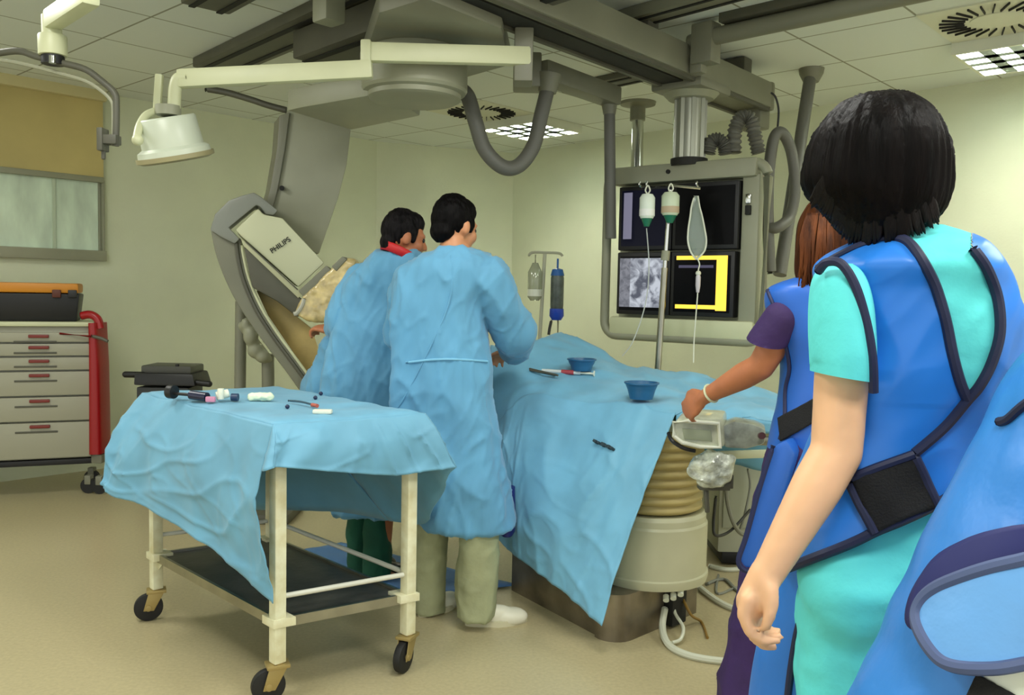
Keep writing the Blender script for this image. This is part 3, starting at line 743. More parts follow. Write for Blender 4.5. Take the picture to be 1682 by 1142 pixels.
# right-front flap (short)
FR = flap(mb, tN, tR, [W(447, 768, 2.70), W(475, 769, 2.73), W(560, 776, 2.84), W(640, 781, 2.97), W(700, 775, 3.02), W(747, 768, 3.06)], oN, .02, 8.7, 80, 30, .012, 1)
flap(mb, tR, tF, [W(747, 768, 3.06), W(722, 812, 3.18), W(697, 860, 3.34), W(640, 856, 3.5)], vh, .02, 15.3, 30, 16, .01)
flap(mb, tF, tL, [W(640, 856, 3.5), W(560, 842, 3.7), W(470, 838, 3.8), W(380, 835, 3.8), W(168, 797, 3.36)], uh, .02, 21.9, 44, 16, .0)
strip = []
for j in range(17):
    a = FL[int(round(j * 15 / 16))][0]; b = FR[int(round(j * (len(FR) - 1) / 16))][0]
    strip.append([lerp(a, b, i / 8) - (uh + vh).normalized() * (.03 * math.sin(PI * i / 8) * j / 16) for i in range(9)])
mb.grid(strip)
tag(build('cart_drape', mb, m_drape, loc=(Nc + Fc) / 2 + Z * dz, solid=.0025, angle=70), 'pale blue surgical drape hanging unevenly over the instrument cart', 'drape')
# --- things lying on it
def ct(px, py, h=0.0): return G(px, py, dz + .012 + h)
p = ct(282, 655, .0)
t = thing('injector', 'black plunger syringe lying at the back left of the blue cart drape', 'syringe', p)
ax1 = (ct(345, 660) - p).normalized()
build('plunger_disc', MB().cyl(p + Z * .026 - ax1 * .014, p + Z * .026 + ax1 * .014, .026), m_black, t, bevel=.003)
build('plunger_rod', MB().cyl(p + Z * .02, p + Z * .02 + ax1 * .09, .006), m_black, t)
build('barrel', MB().cyl(p + Z * .02 + ax1 * .09, p + Z * .016 + ax1 * .165, .017), mat('barrel_navy', (26, 30, 58), .3), t)
build('tip', MB().cyl(p + Z * .016 + ax1 * .165, p + Z * .01 + ax1 * .2, .007, .004), m_black, t)
q = ct(364, 660); t = thing('stopcock', 'small white and pink valve beside the black plunger syringe', 'valve', q)
vb = MB(); vb.cyl(q + V((-.02, 0, .02)), q + V((.02, .02, .03)), .016); vb.cyl(q + V((0, -.01, .01)), q + V((0, -.01, .05)), .012); build('body', vb, m_white, t, bevel=.003)
build('tap', MB().box(q + V((-.03, -.03, .012)), (.035, .016, .02)), mat('pink_tap', (206, 140, 170), .4), t, bevel=.004); build('cap', MB().cyl(q + V((.03, .02, .015)), q + V((.055, .02, .015)), .014), mat('navy_cap', (36, 56, 88), .4), t)
g = MB(); q = ct(428, 658)
for dx, r in ((-.03, .018), (-.01, .02), (.012, .024), (.03, .02)): g.sph(q + V((dx, dx * .2, .014)), (r, r, .016))
tag(build('gauze', remesh(g, .005, 2, lambda p: .004 * nz(p, 90, 90, 90)), mat('gauze_white', (226, 238, 208), .9), loc=q), 'crumpled white gauze swab in the middle of the blue cart drape', 'gauze')
a, b = ct(474, 662), ct(518, 670); t = thing('guidewire', 'thin grey wire with an orange-red grip on the cart drape near the gowned men', 'instrument', a)
build('shaft', MB().tube(spline([a + Z * .008, lerp(a, b, .5) + Z * .012, b + Z * .008], 5), .004, 8), mat('wire_grey', (70, 96, 112), .3, metal=.4), t)
build('grip', MB().cyl(b + Z * .008 - (b - a).normalized() * .02, b + Z * .008 + (b - a).normalized() * .012, .007), mat('grip_red', (180, 88, 70), .5), t)
q = ct(530, 679); tag(build('tape_roll', MB().box(q + Z * .006, (.065, .03, .014)), m_white, loc=q, bevel=.005), 'small white strip near the right edge of the cart drape', 'strip')
for x, y, l in ((472, 671, 'tiny navy bead nearest the front of the cart drape'), (518, 656, 'tiny navy bead behind the orange-red grip on the cart drape'), (527, 649, 'tiny navy bead farthest back on the cart drape')):
    q = ct(x, y); tag(build('bead', MB().sph(q + Z * .006, .008), mat('navy_bead', (24, 36, 70), .4), loc=q), l, 'bead', 'navy beads on the cart drape')
# ------------------------------------------------------------------ patient table
tc = V((.605, 3.63, 0))
t = thing('patient_table', 'x-ray patient table on cream pedestal with tan bellows and steel plinth', 'patient table', tc)
pl = [V((.02, 3.93, 0)), V((.36, 3.42, 0))] + [V((.435 + .09 * math.cos(a), 3.44 + .09 * math.sin(a), 0)) for a in [math.radians(d) for d in range(205, 311, 15)]] + [V((.82, 3.69, 0)), V((.80, 3.9, 0)), V((.5, 4.35, 0)), V((.25, 4.3, 0))]
build('plinth', MB().prism(pl, Z * .19), mat('plinth_steel', (140, 130, 112), .35, metal=.75, var=.25, vscale=6), t, angle=50)
build('plinth_opening', MB().box(V((.68, 3.56, .095)), (.1, .1, .17), (V((.71, .70, 0)), V((-.70, .71, 0)), Z)), m_dark, t, bevel=.006)
m_ped = mat('pedestal_cream', (196, 194, 162), .4, var=.03)
build('pedestal', MB().lathe(tc, [(0, .19), (.235, .19), (.24, .21), (.24, .225), (.232, .23), (.232, .43), (.225, .44), (.225, .465), (.215, .48), (0, .48)], 56), m_ped, t, angle=30)
prof = [(0, .48)]
for k in range(9):
    z = .485 + k * .037; prof += [(.188, z), (.208, z + .012), (.208, z + .024), (.188, z + .036)]
prof += [(0, .82)]
build('bellows', MB().lathe(tc, prof, 48), mat('bellows_tan', (178, 160, 102), .5, var=.08), t, angle=70)
tpz = .855
TPt = [V((.12, 3.98, tpz)), V((.62, 3.5, tpz)), V((1.25, 3.46, tpz)), V((1.25, 4.0, tpz)), V((.7, 4.45, tpz)), V((.25, 4.5, tpz))]
build('table_top', MB().prism(TPt, -Z * .05), m_cream, t, bevel=.012)
build('side_rail', MB().bar(V((.7, 3.44, .80)), V((1.3, 3.42, .80)), .02, .035), m_steel, t, bevel=.004)
# drape over it: rows from front edge to the far side
rowsP = [
 [(812, 700, 3.98), (838, 672, 3.92), (872, 653, 3.9), (1000, 667, 3.62), (1110, 683, 3.40), (1200, 688, 3.37), (1300, 694, 3.34)],
 [(808, 630, 4.08), (845, 612, 4.05), (893, 612, 4.05), (1005, 634, 3.88), (1110, 655, 3.72), (1200, 668, 3.62), (1300, 676, 3.56)],
 [(806, 590, 4.2), (850, 572, 4.22), (915, 580, 4.25), (1015, 613, 4.1), (1110, 634, 4.0), (1200, 650, 3.85), (1300, 664, 3.8)],
 [(806, 574, 4.34), (852, 565, 4.38), (930, 553, 4.45), (1035, 601, 4.35), (1110, 613, 4.25), (1200, 629, 4.1), (1300, 656, 4.0)],
]
R3 = [spline([W(*q) for q in r], 10) for r in rowsP]
R3.append([p + V((0, .14, -.10)) for p in R3[-1]]); R3.append([p + V((0, .10, -.30)) for p in R3[-1]])
cols = [spline([r[i] for r in R3], 9) for i in range(len(R3[0]))]
rows = []
for j in range(len(cols[0])):
    rows.append([cols[i][j] + Z * (.016 * sz(cols[i][j], 4, 5, 3, 2) + .007 * sz(cols[i][j], 9, 7, 5, 6) + .02 * nz(cols[i][j], 5, 5, 2, 4) + .010 * nz(cols[i][j], 14, 10, 3, 9)) for i in range(len(cols))])
mb = MB(); mb.grid(rows)
fr = rows[0]
# front flap: pointed cloth corner hanging almost to the floor
iT = min(range(len(fr)), key=lambda i: abs(PX(fr[i])[0] - 1114))
Tt = [p + Z * .004 for p in fr[:iT + 1]]
nv = 70; fl_rows = []
for j in range(nv + 1):
    t_ = j / nv; row = []
    for i in range(91):
        s = i / 90; a = poly_at(Tt, s); b = lerp(W(812, 880, 3.9), W(991, 1027, 3.2), s); p = lerp(a, b, t_)
        k = min(1, t_ * 4)
        f = k * (.014 * sz(V((s * 2.5 - t_ * 2, t_ * 2.5 + s * 2, 4.4)), 1, 1, 1) + .009 * sz(V((s * 6 + t_ * 2, t_ * 1.5, 6.1)), 1, 1, 1) + .006 * sz(V((s * 5 - t_ * 4, t_ * 6 + s * 4, 8.1)), 1, 1, 1) + .035 * nz(V((s * 4 + t_ * .8, t_ * .6, 2.2)), 1, 1, 1) + .012 * nz(V((s * 12, t_ * 3, 7.7)), 1, 1, 1)) * (1 - .4 * t_)
        row.append(p + V((-.55, -.83, 0)) * (f + .045 * math.sin(PI * t_)) + Z * (.006 * (1 - k)))
    fl_rows.append(row)
mb.grid(fl_rows)
# left side flap behind the men, dark folds
lf = []
L0 = [r[0] for r in rows[:28]]
for j in range(25):
    t_ = j / 24; row = []
    for i, p in enumerate(L0):
        s = i / 27; row.append(p + V((.06 * t_ + .02 * math.sin(s * 22) * min(1, t_ * 3), -.02 * t_, -.5 * t_)))
    lf.append(row)
mb.grid(lf)
# front valance on the right of the pointed flap
rf = []
R0 = fr[iT:]
for j in range(5):
    rf.append([p + V((0, -.012, -.012 * j)) for p in R0])
mb.grid(rf)
drp = tag(build('table_drape', mb, mat('drape_blue_table', (116, 180, 212), .6, var=.07, vscale=5, bump=.5, bscale=5, sheen=.15, ridge=True, bdist=.03), loc=tc + Z * .9, solid=.003, angle=75), 'large blue surgical drape over the patient table with a long pointed corner', 'drape')
bvp = bvh_of(mb)
mk = MB()
q0, n0 = hit(bvp, 979, 727); q1, n1 = hit(bvp, 1010, 740)
for a0, a1, w in ((.0, .17, .012), (.22, .33, .009), (.42, .6, .016), (.62, .74, .012), (.76, .86, .016), (.88, 1.0, .011)):
    mk.bar(lerp(q0, q1, a0) + n0 * .014, lerp(q0, q1, a1) + n0 * .014, w * .9, .02, n0)
build('print_mark', mk, mat('print_ink', (44, 62, 70), .7), drp, smooth=False, label='small dark printed mark')
# basins and instruments on the drape
m_bas = mat('basin_blue', (38, 98, 142), .35)
def basin(px, py, r, h, label):
    p, _ = hit(bvp, px, py); p = p + Z * .012
    tag(build('basin', MB().lathe(p, [(0, 0), (r * .72, 0), (r, h), (r * 1.1, h), (r * 1.1, h - .006), (r * 1.02, h - .008), (r * .95, h - .02), (r * .68, .008), (0, .008)], 36), m_bas, loc=p, angle=50), label, 'basin', 'blue plastic basins on the drape')
basin(955, 613, .062, .055, 'blue plastic basin farther left on the drape, near the red-capped syringe')
basin(1053, 660, .066, .07, 'blue plastic basin nearest the front edge of the table drape')
p, n = hit(bvp, 890, 614); p2, _ = hit(bvp, 975, 619)
p += Z * .014; p2 += Z * .014
t = thing('syringe', 'clear syringe with a red band lying on the table drape by the left basin', 'syringe', p)
build('barrel', MB().cyl(p, lerp(p, p2, .75), .009), mat('syringe_clear', (214, 222, 222), .2), t); build('band', MB().cyl(lerp(p, p2, .38), lerp(p, p2, .62), .011), mat('band_red', (170, 62, 70), .4), t)
build('plunger', MB().cyl(lerp(p, p2, .75), p2, .005), m_white, t); build('thumb_disc', MB().cyl(p2, lerp(p, p2, 1.02), .014), m_white, t)
p, n = hit(bvp, 870, 612); p2, n2 = hit(bvp, 912, 621); p += Z * .012; p2 += Z * .012
tag(build('scissors', MB().cyl(p, p2, .005).cyl(p + V((0, .02, .003)), p2 + V((.01, -.03, .003)), .005), m_gray_d, loc=p), 'thin dark clamp lying left of the red-banded syringe', 'instrument')

# ------------------------------------------------------------------ control box on the table rail
YK = 3.02
t = thing('control_box', 'pale control box wrapped in clear plastic clamped at the table edge', 'control box', W(1180, 712, YK))
m_box = mat('control_pale', (192, 196, 172), .35, var=.15, vscale=16, bump=.25, bscale=30, coat=.6)
cbx = pprism([(1104, 700), (1112, 690), (1140, 686), (1186, 688), (1190, 735), (1150, 738), (1116, 730), (1106, 718)], YK, .16, .02, .01); build('housing', cbx, m_box, t, bevel=.012)
build('rim', MB().tube([W(x, y, YK - .006) for x, y in ((1106, 694), (1130, 692), (1180, 696), (1183, 735), (1150, 734), (1120, 727), (1107, 716))], .0075, 8, True), m_white, t)
build('keypad', pprism([(1120, 704), (1168, 707), (1170, 726), (1124, 722)], YK - .004, .01), mat('keypad_green', (150, 158, 132), .4), t, bevel=.003)
build('display_unit', pprism([(1186, 700), (1206, 692), (1240, 698), (1258, 706), (1256, 730), (1226, 738), (1190, 736)], YK + .03, .13), mat('unit_grey', (150, 156, 144), .3, var=.2, vscale=25, coat=.5), t, bevel=.012)
build('knob', MB().cyl(W(1250, 716, YK + .02), W(1252, 716, YK - .01), .012), mat('knob_maroon', (72, 40, 44), .4), t)
build('cable', MB().tube(spline([W(1098, 712, YK + .06), W(1104, 724, YK + .02), W(1122, 736, YK), W(1142, 741, YK)], 6), .007, 8), m_black, t)
cr = MB()
for (x, y, r) in ((1152, 766, .036), (1170, 762, .046), (1186, 770, .04), (1162, 784, .034), (1178, 786, .03), (1142, 774, .022), (1196, 758, .024)): cr.sph(W(x, y, YK + .04), r)
build('crumpled_bag', remesh(cr, .009, 1, lambda p: .010 * rz(p, 22, 22, 22) + .006 * nz(p, 50, 50, 50)), mat('clear_film', (206, 212, 196), .12, var=.35, vscale=26, bump=.9, bscale=26, coat=.8), t, label='crumpled clear plastic bag')
cm = MB(); cm.box(W(1172, 797, YK + .06), (.11, .05, .03)); cm.cyl(W(1160, 805, YK + .06), W(1162, 842, YK + .06), .009); cm.box(W(1196, 790, YK + .06), (.03, .04, .05)); build('clamp', cm, m_gray_d, t, bevel=.004)
build('support_bar', MB().bar(W(1180, 748, YK + .16), W(1300, 744, YK + .3), .02, .03), m_cream, t, bevel=.004)

# ------------------------------------------------------------------ rear equipment and cables
YE = 4.35
xe0, xe1 = W(1182, 800, YE).x, W(1330, 800, YE).x
t = thing('equipment_cabinet', 'pale grey equipment cabinet standing behind the table pedestal', 'equipment cabinet', ((xe0 + xe1) / 2, YE + .2, 0))
build('cabinet', MB().box(((xe0 + xe1) / 2, YE + .2, .42), (xe1 - xe0, .4, .7)), mat('equip_pale', (176, 178, 156), .45), t, bevel=.015)
build('base', MB().box(((xe0 + xe1) / 2, YE + .19, .045), (xe1 - xe0 - .05, .36, .07)), m_black, t, bevel=.01)
dk = MB()
for k in range(4): dk.box((W(1246, 793 + 9 * k, YE).x, YE - .004, W(1246, 793 + 9 * k, YE).z), (.035, .01, .014))
build('vent_slot', dk, m_dark, t, smooth=False)
build('door_panel', MB().box(((xe0 + xe1) / 2, YE - .004, .46), (xe1 - xe0 - .04, .012, .52)), mat('equip_panel', (168, 172, 150), .45), t, bevel=.004)
def cable(name, pts, r, m, label, grp='cables by the table pedestal'):
    pp = spline([W(*q) if len(q) == 3 else G(q[0], q[1], r * .9) for q in pts], 8)
    return tag(build(name, MB().tube(pp, r, 8), m, loc=pp[0]), label, 'cable', grp)
m_cab_w = mat('cable_white', (206, 208, 188), .4); m_cab_g = mat('cable_grey', (126, 128, 116), .5); m_cab_d = mat('cable_dark', (40, 40, 38), .5)
cable('cable', [(1176, 815, 3.9), (1172, 860, 3.9), (1176, 880, 3.9), (1200, 872, 4.0), (1232, 838, 4.2)], .007, m_cab_d, 'dark cable sagging from the table clamp to the pale cabinet')
cable('cable', [(1192, 760, 3.9), (1194, 820, 3.95), (1206, 862, 4.0), (1226, 880, 4.1), (1262, 872, 4.25)], .010, m_cab_g, 'grey cable curving down in front of the pale cabinet')
cable('cable', [(1228, 770, 4.25), (1232, 800, 4.25), (1222, 850, 4.2), (1215, 870, 4.2)], .006, m_cab_g, 'thin grey wire hanging down the pale cabinet')
cable('cable', [(1165, 930), (1195, 936), (1240, 934), (1300, 944)], .012, m_cab_w, 'white cable on the floor nearest the pale cabinet')
cable('cable', [(1150, 966), (1175, 985), (1205, 1000), (1270, 1018)], .014, m_cab_w, 'white cable on the floor leaving the steel plinth at its right corner')
cable('cable', [(1160, 960), (1190, 952), (1220, 975), (1290, 985)], .008, m_cab_g, 'thin grey cable looping on the floor right of the pedestal')
cable('cable', [(1180, 945), (1178, 975), (1210, 965), (1260, 950)], .006, m_cab_g, 'thin cable crossing the others on the floor beside the pedestal')
cable('supply_hose', [(1092, 1000, 3.5), (1088, 1030, 3.42), (1096, 1056, 3.32), (1118, 1072), (1160, 1083), (1230, 1090)], .014, m_cab_w, 'thick white hose running from the plinth opening across the floor')
cable('cable', [(1106, 975, 3.55), (1108, 1005, 3.5), (1122, 1030, 3.42), (1118, 1050, 3.35), (1104, 1056, 3.32)], .007, m_cab_w, 'white loop of wire in the plinth opening')
cable('cable', [(1120, 980, 3.56), (1135, 1010, 3.5), (1152, 1022), (1162, 1048)], .006, mat('cable_ochre', (140, 108, 44), .5), 'ochre wire dangling from the plinth onto the floor')
pg = MB()
for k, (x, y) in enumerate(((1094, 979), (1106, 976), (1118, 970))): pg.cyl(W(x, y, 3.44), W(x, y + 8, 3.42), .012)
tag(build('plug', pg, m_white, loc=W(1106, 976, 3.44)), 'white plug connectors at the top of the plinth opening', 'plug')
sheet = MB(); rows = []
for j in range(15):
    row = []
    for i in range(21):
        p = lerp(lerp(G(476, 912, 0), G(690, 985, 0), i / 20), lerp(G(560, 894, 0), G(850, 965, 0), i / 20), j / 14)
        row.append(p + Z * (.012 + .012 * nz(p, 8, 8, 1, 3)))
    rows.append(row)
tag(build('floor_sheet', sheet.grid(rows), mat('sheet_blue', (84, 130, 186), .7, bump=.3, bscale=10), loc=G(640, 945, 0), solid=.003, angle=75), 'blue sheet spread on the floor under the men\'s feet', 'sheet')

# ------------------------------------------------------------------ IV pole in front of the monitors
YI = 4.56
tp, bt = W(1101, 312, YI), W(1080, 612, YI); dd = (bt - tp).normalized(); base = tp + dd * ((tp.z - .06) / -dd.z)
t = thing('iv_pole', 'steel infusion pole with hooks standing in front of the monitor bank', 'iv pole', (base.x, base.y, 0))
mid = W(1092, 440, YI)
build('upper_pole', MB().cyl(tp, mid, .011), m_chrome, t); build('lower_pole', MB().cyl(mid, base, .017), m_steel, t)
build('clutch', MB().cyl(W(1094, 412, YI), W(1092, 428, YI), .022), m_gray_l, t)
hk = MB(); hk.tube([W(1054, 308, YI), W(1100, 305, YI), W(1150, 310, YI)], .008, 8)
for x in (1054, 1066, 1148): hk.tube(spline([W(x, 308, YI), W(x - 4, 303, YI), W(x - 3, 298, YI)], 4), .005, 6)
build('hook_bar', hk, m_chrome, t)
ft = MB()
for k in range(5):
    a = k * 2 * PI / 5 + .3; ft.bar(V((base.x, base.y, .09)), V((base.x + .26 * math.cos(a), base.y + .26 * math.sin(a), .05)), .03, .025)
    ft.sph(V((base.x + .26 * math.cos(a), base.y + .26 * math.sin(a), .028)), .027)
build('foot', ft, m_gray_d, t)
def sm(p, s): return p
m_fl = mat('infusion_white', (226, 236, 222), .35); m_grn = mat('cap_green', (28, 112, 84), .4)
m_clear = mat('clear_plastic', (196, 214, 200), .08, trans=.55, alpha=.55, coat=.5)
def bottle(x0, x1, y0, y1, lab, lower):
    c = W((x0 + x1) / 2, y1, YI - .03); r = (W(x1, y1, YI).x - W(x0, y1, YI).x) / 2; h = W(x0, y0, YI).z - c.z
    t = thing('infusion_bottle', lab, 'infusion bottle', c, 'infusion containers on the front pole')
    build('bottle', MB().lathe(c, [(0, 0), (r * .8, .0), (r, h * .12), (r, h * .85), (r * .7, h), (0, h)], 28), m_fl if lower else mat('infusion_pale', (206, 218, 190), .4), t)
    build('label', MB().lathe(c, [(r * 1.015, h * .1), (r * 1.015, h * .38)], 28), mat('label_white', (240, 242, 236), .5) if lower else mat('label_tan', (190, 170, 140), .5), t)
    build('cap', MB().lathe(c - Z * h * .33, [(0, 0), (r * .35, 0), (r * .75, h * .33), (0, h * .33)], 24), m_grn, t)
    build('hanger', MB().tube(spline([c + Z * h, c + Z * (h + .02) + V((.012, 0, 0)), c + Z * (h + .045), c + Z * (h + .02) - V((.012, 0, 0)), c + Z * h], 4), .004, 6), m_white, t)
    return c
c1 = bottle(1050, 1075, 320, 359, 'white infusion bottle hanging leftmost on the front pole', True)
c2 = bottle(1086, 1115, 317, 354, 'pale infusion bottle hanging in the middle of the front pole', False)
t = thing('infusion_bag', 'clear infusion bag with tube hanging rightmost on the front pole', 'infusion bag', W(1144, 380, YI), 'infusion containers on the front pole')
bo = [(1141, 322), (1136, 340), (1134, 355), (1131, 375), (1130, 395), (1134, 412), (1142, 424)]; bo2 = [(1146, 322), (1149, 340), (1153, 355), (1157, 375), (1160, 395), (1157, 412), (1146, 424)]
rg = [pring(a[1], a[0], b[0], YI - .03, .012, 20) for a, b in zip(bo, bo2)]
build('bag', MB().loft(rg), m_clear, t)
build('seam', MB().tube(spline([W(x, y, YI - .03) for x, y in bo + bo2[::-1]], 4), .0052, 8), m_white, t)
build('drip_chamber', MB().lathe(W(1146, 482, YI - .03), [(0, 0), (.008, .005), (.013, .04), (.013, .085), (.008, .1), (0, .105)], 16), mat('chamber', (206, 200, 206), .2), t)
build('roller', MB().sph(W(1147, 449, YI - .03), .014), m_white, t)
build('line', MB().tube(spline([W(1145, 424, YI - .03), W(1149, 434, YI - .03), W(1147, 446, YI - .03), W(1146, 480, YI - .03), W(1143, 520, YI - .03), W(1140, 560, YI - .03), W(1139, 596, YI - .05)], 6), .0035, 6), m_white, t)
build('line', MB().tube(spline([c1 - Z * .05, W(1066, 440, YI), W(1060, 500, YI), W(1040, 560, YI), W(1022, 585, YI)], 6), .0032, 6), mat('line_grey', (190, 196, 190), .3), t)
# IV stand at the back
YS = 5.3
p0, p1 = W(895, 417, YS), W(886, 565, YS); dd = (p1 - p0).normalized(); base = p0 + dd * ((p0.z - .05) / -dd.z)
t = thing('iv_pole', 'thin pale infusion stand near the far room corner', 'iv pole', (base.x, base.y, 0))
m_pale = mat('stand_pale', (176, 176, 152), .35)
build('pole', MB().cyl(p0, base, .011), m_pale, t)
build('hook_bar', MB().tube(spline([W(868, 421, YS), W(874, 415, YS), W(895, 415, YS), W(918, 416, YS), W(924, 421, YS)], 4), .008, 8), m_pale, t)
ft = MB()
for k in range(5):
    a = k * 2 * PI / 5; ft.bar(V((base.x, base.y, .08)), V((base.x + .25 * math.cos(a), base.y + .25 * math.sin(a), .04)), .03, .025); ft.sph(V((base.x + .25 * math.cos(a), base.y + .25 * math.sin(a), .026)), .026)
build('foot', ft, m_gray_d, t)
c = W(878, 494, YS); r = .044; h = W(878, 432, YS).z - c.z
t = thing('infusion_bottle', 'clear glass infusion bottle on the left of the far stand', 'infusion bottle', c)
build('bottle', MB().lathe(c, [(0, 0), (r * .6, 0), (r, h * .1), (r, h * .75), (r * .55, h * .93), (r * .4, h), (0, h)], 28), mat('bottle_glass', (188, 194, 166), .1, trans=.35, coat=.5), t)
build('hanger', MB().tube([c + Z * h, c + Z * (h + .05)], .005, 6), m_pale, t)
build('label', MB().lathe(c, [(r * 1.02, h * .12), (r * 1.02, h * .3)], 28), m_white, t)
c = W(914, 526, YS - .03); h = W(914, 440, YS - .03).z - c.z; r = .04
t = thing('pressure_infuser', 'blue and dark grey pressure infuser hanging on the far stand', 'infuser', c)
m_inf = mat('infuser_blue', (28, 92, 160), .4)
build('bag', MB().lathe(c, [(0, h * .2), (r * .95, h * .2), (r, h * .3), (r, h * .8), (r * .9, h * .86), (0, h * .86)], 24), mat('infuser_grey', (78, 88, 82), .35, var=.3, vscale=20), t)
build('top_band', MB().lathe(c, [(0, h * .85), (r * 1.05, h * .85), (r * .8, h * .97), (0, h)], 24), m_inf, t)
build('bottom_band', MB().lathe(c, [(0, -.0), (r * .7, .0), (r * 1.1, h * .08), (r * 1.05, h * .22), (0, h * .22)], 24), mat('infuser_deep', (24, 66, 178), .4), t)
build('hanger', MB().cyl(c + Z * h, c + Z * (h + .055), .006), m_inf, t)
build('bulb_hose', MB().tube(spline([c + V((-.03, 0, 0)), c + V((-.04, 0, -.05)), c + V((-.045, 0, -.09))], 5), .009, 8), m_cab_d, t)
build('line', MB().tube([c + V((.01, 0, 0)), c + V((.01, 0, -.32))], .006, 6), m_pale, t)
# ------------------------------------------------------------------ people
def axes(f, tilt=(0, 0, 1)):
    f = V(f).normalized(); s = f.cross(V(tilt)).normalized(); u = s.cross(f).normalized(); return s, f, u
def head_shape(mb, c, f, k=1.0, tilt=(0, 0, 1)):
    s, f, u = axes(f, tilt); c = V(c)
    P = lambda x, y, z: c + s * (x * k) + f * (y * k) + u * (z * k)
    ax = (s, f, u)
    E_ = lambda p, r: mb.sph(p, tuple(q * k for q in r), ax, 28, 18)
    E_(P(0, -.012, .02), (.076, .095, .1)); E_(P(0, .03, -.055), (.058, .062, .062)); E_(P(0, .064, -.098), (.027, .022, .022))
    for q in (-1, 1):
        E_(P(q * .035, .06, -.028), (.03, .03, .032)); E_(P(q * .077, -.004, -.012), (.011, .018, .030)); E_(P(q * .045, .02, -.08), (.026, .04, .024))
        mb.cap(P(q * .012, .086, .022), P(q * .045, .072, .02), .012 * k, .010 * k)
        E_(P(q * .013, .098, -.034), (.010, .012, .009))
    mb.cap(P(0, .086, .008), P(0, .108, -.028), .010 * k, .013 * k)
    mb.cap(P(-.02, .083, -.062), P(.02, .083, -.062), .008 * k); mb.cap(P(-.016, .084, -.073), P(.016, .084, -.073), .008 * k)
    return P
def hand_shape(mb, w, d, n, s, curl=(.35, .5, .4), k=1.0, spread=.021):
    """w wrist, d wrist->knuckles, n palm normal (fingers close toward n), s thumb side"""
    d = V(d).normalized(); s = V(s); s = (s - d * s.dot(d)).normalized(); n = V(n); n = (n - d * n.dot(d) - s * n.dot(s)).normalized()
    mb.sph(w + d * .048 * k, (.038 * k, .054 * k, .017 * k), (s, d, n), 20, 14); mb.cap(w, w + d * .03 * k, .024 * k, .022 * k)
    for i, L in enumerate((.070, .078, .074, .058)):
        b = w + d * ((.088, .094, .09, .08)[i] * k) + s * ((1.4 - i) * spread * k) - n * .0; p = b - d * .02 * k; a = 0; pts = [p, b]; rs = [.0115 * k, .0105 * k]
        for q, (fr, cu) in enumerate(zip((.45, .3, .25), curl)):
            a += cu * (1 + .12 * i); dr = d * math.cos(a) + n * math.sin(a) + s * ((1.4 - i) * .05)
            b = b + dr.normalized() * (L * fr * k); pts.append(b); rs.append((.0098, .009, .0075)[q] * k)
        mb.chain(pts, rs)
    b = w + d * .022 * k + s * .026 * k; pts = [b]; rs = [.014 * k]
    for dr, L in ((d * .75 + s * .6 + n * .12, .034), (d * .92 + s * .22 + n * .16, .028), (d * .95 + s * .02 + n * .22, .022)):
        b = b + dr.normalized() * (L * k); pts.append(b); rs.append((.0115, .0105, .0085)[len(pts) - 2] * k)
    mb.chain(pts, rs)
def body_shape(mb, J, hands=True):
    c = J['chest']; p = J['pelvis']; nb = J['neck']
    mb.chain([p, lerp(p, c, .5), c], [.115, .10, .105]); mb.chain([c, lerp(c, nb, .8)], [.1, .06])
    mb.chain([nb, J['head_base']], [.052, .05])
    for q in ('l', 'r'):
        sh, el, wr = J['sh_' + q], J['el_' + q], J['wr_' + q]
        mb.chain([lerp(c, nb, .5), sh], [.06, .048]); mb.chain([sh, lerp(sh, el, .4), el, lerp(el, wr, .3), wr], J.get('arm_r', [.05, .046, .039, .040, .026]))
        for pts, rs in (J.get('extra', []) if q == 'l' else []): mb.chain(pts, rs)
        h = J.get('hand_' + q)
        if h: hand_shape(mb, wr, *h)
        hp, kn, an = J['hip_' + q], J['kn_' + q], J['an_' + q]
        mb.chain([p, hp, kn, lerp(kn, an, .35), an], [.1, .088, .056, .052, .036])
        td = V(J['toe_' + q]); mb.chain([an - Z * .04, an - Z * .06 + td * .08], [.030, .018])
def cloth_rows(rows, n=56, k=4, pw=2.4): return [pring(*r, n=n, pw=pw) for r in dense(rows, k)]
def folds(a, b, seed, vz=1.2): return lambda p: a * nz(p, 7, 7, vz, seed) + b * nz(p, 19, 19, 4, seed + 9) + a * .35 * rz(p + V((0, 0, p.x * .8)), 5, 5, 5, seed + 3) + b * .5 * rz(p - V((0, 0, p.x)), 11, 11, 12, seed + 6) + a * .42 * sz(p + V((0, 0, p.x * 1.2)), 5, 5, 4, seed + 13) + a * .26 * sz(p - V((0, 0, p.x * 1.5)), 9, 9, 7, seed + 17) + a * .22 * sz(p, 13, 13, 2.5, seed + 21)
m_skin = mat('skin', (196, 136, 96), .5, var=.06, vscale=10, subs=.08)
m_skin_d = mat('skin_tanned', (182, 114, 76), .5, var=.08, vscale=10, subs=.08)
m_skin_l = mat('skin_fair', (232, 182, 140), .5, var=.06, vscale=9, subs=.1)
def hair_mat(name, c1, c2, sc=(60, 60, 5)):
    return mat(name, c1, .5, var=.5, vscale=1, stretch=sc, bump=.3, bscale=1.6, col2=c2, spec=.15)
m_hair = hair_mat('hair_black', (18, 15, 16), (6, 5, 6)); m_hair_g = hair_mat('hair_greying', (44, 40, 42), (10, 9, 10))
m_hair_b = hair_mat('hair_brown', (112, 62, 30), (46, 22, 12), (45, 45, 4)); m_hair_d = hair_mat('hair_dark', (27, 20, 19), (7, 5, 5), (38, 38, 4))
m_gown = mat('gown_blue', (96, 160, 198), .75, var=.09, vscale=6, stretch=(1, 1, .5), bump=.5, bscale=7, sheen=.2, ridge=True, bdist=.03)
m_eye = mat('eye', (40, 26, 20), .2)
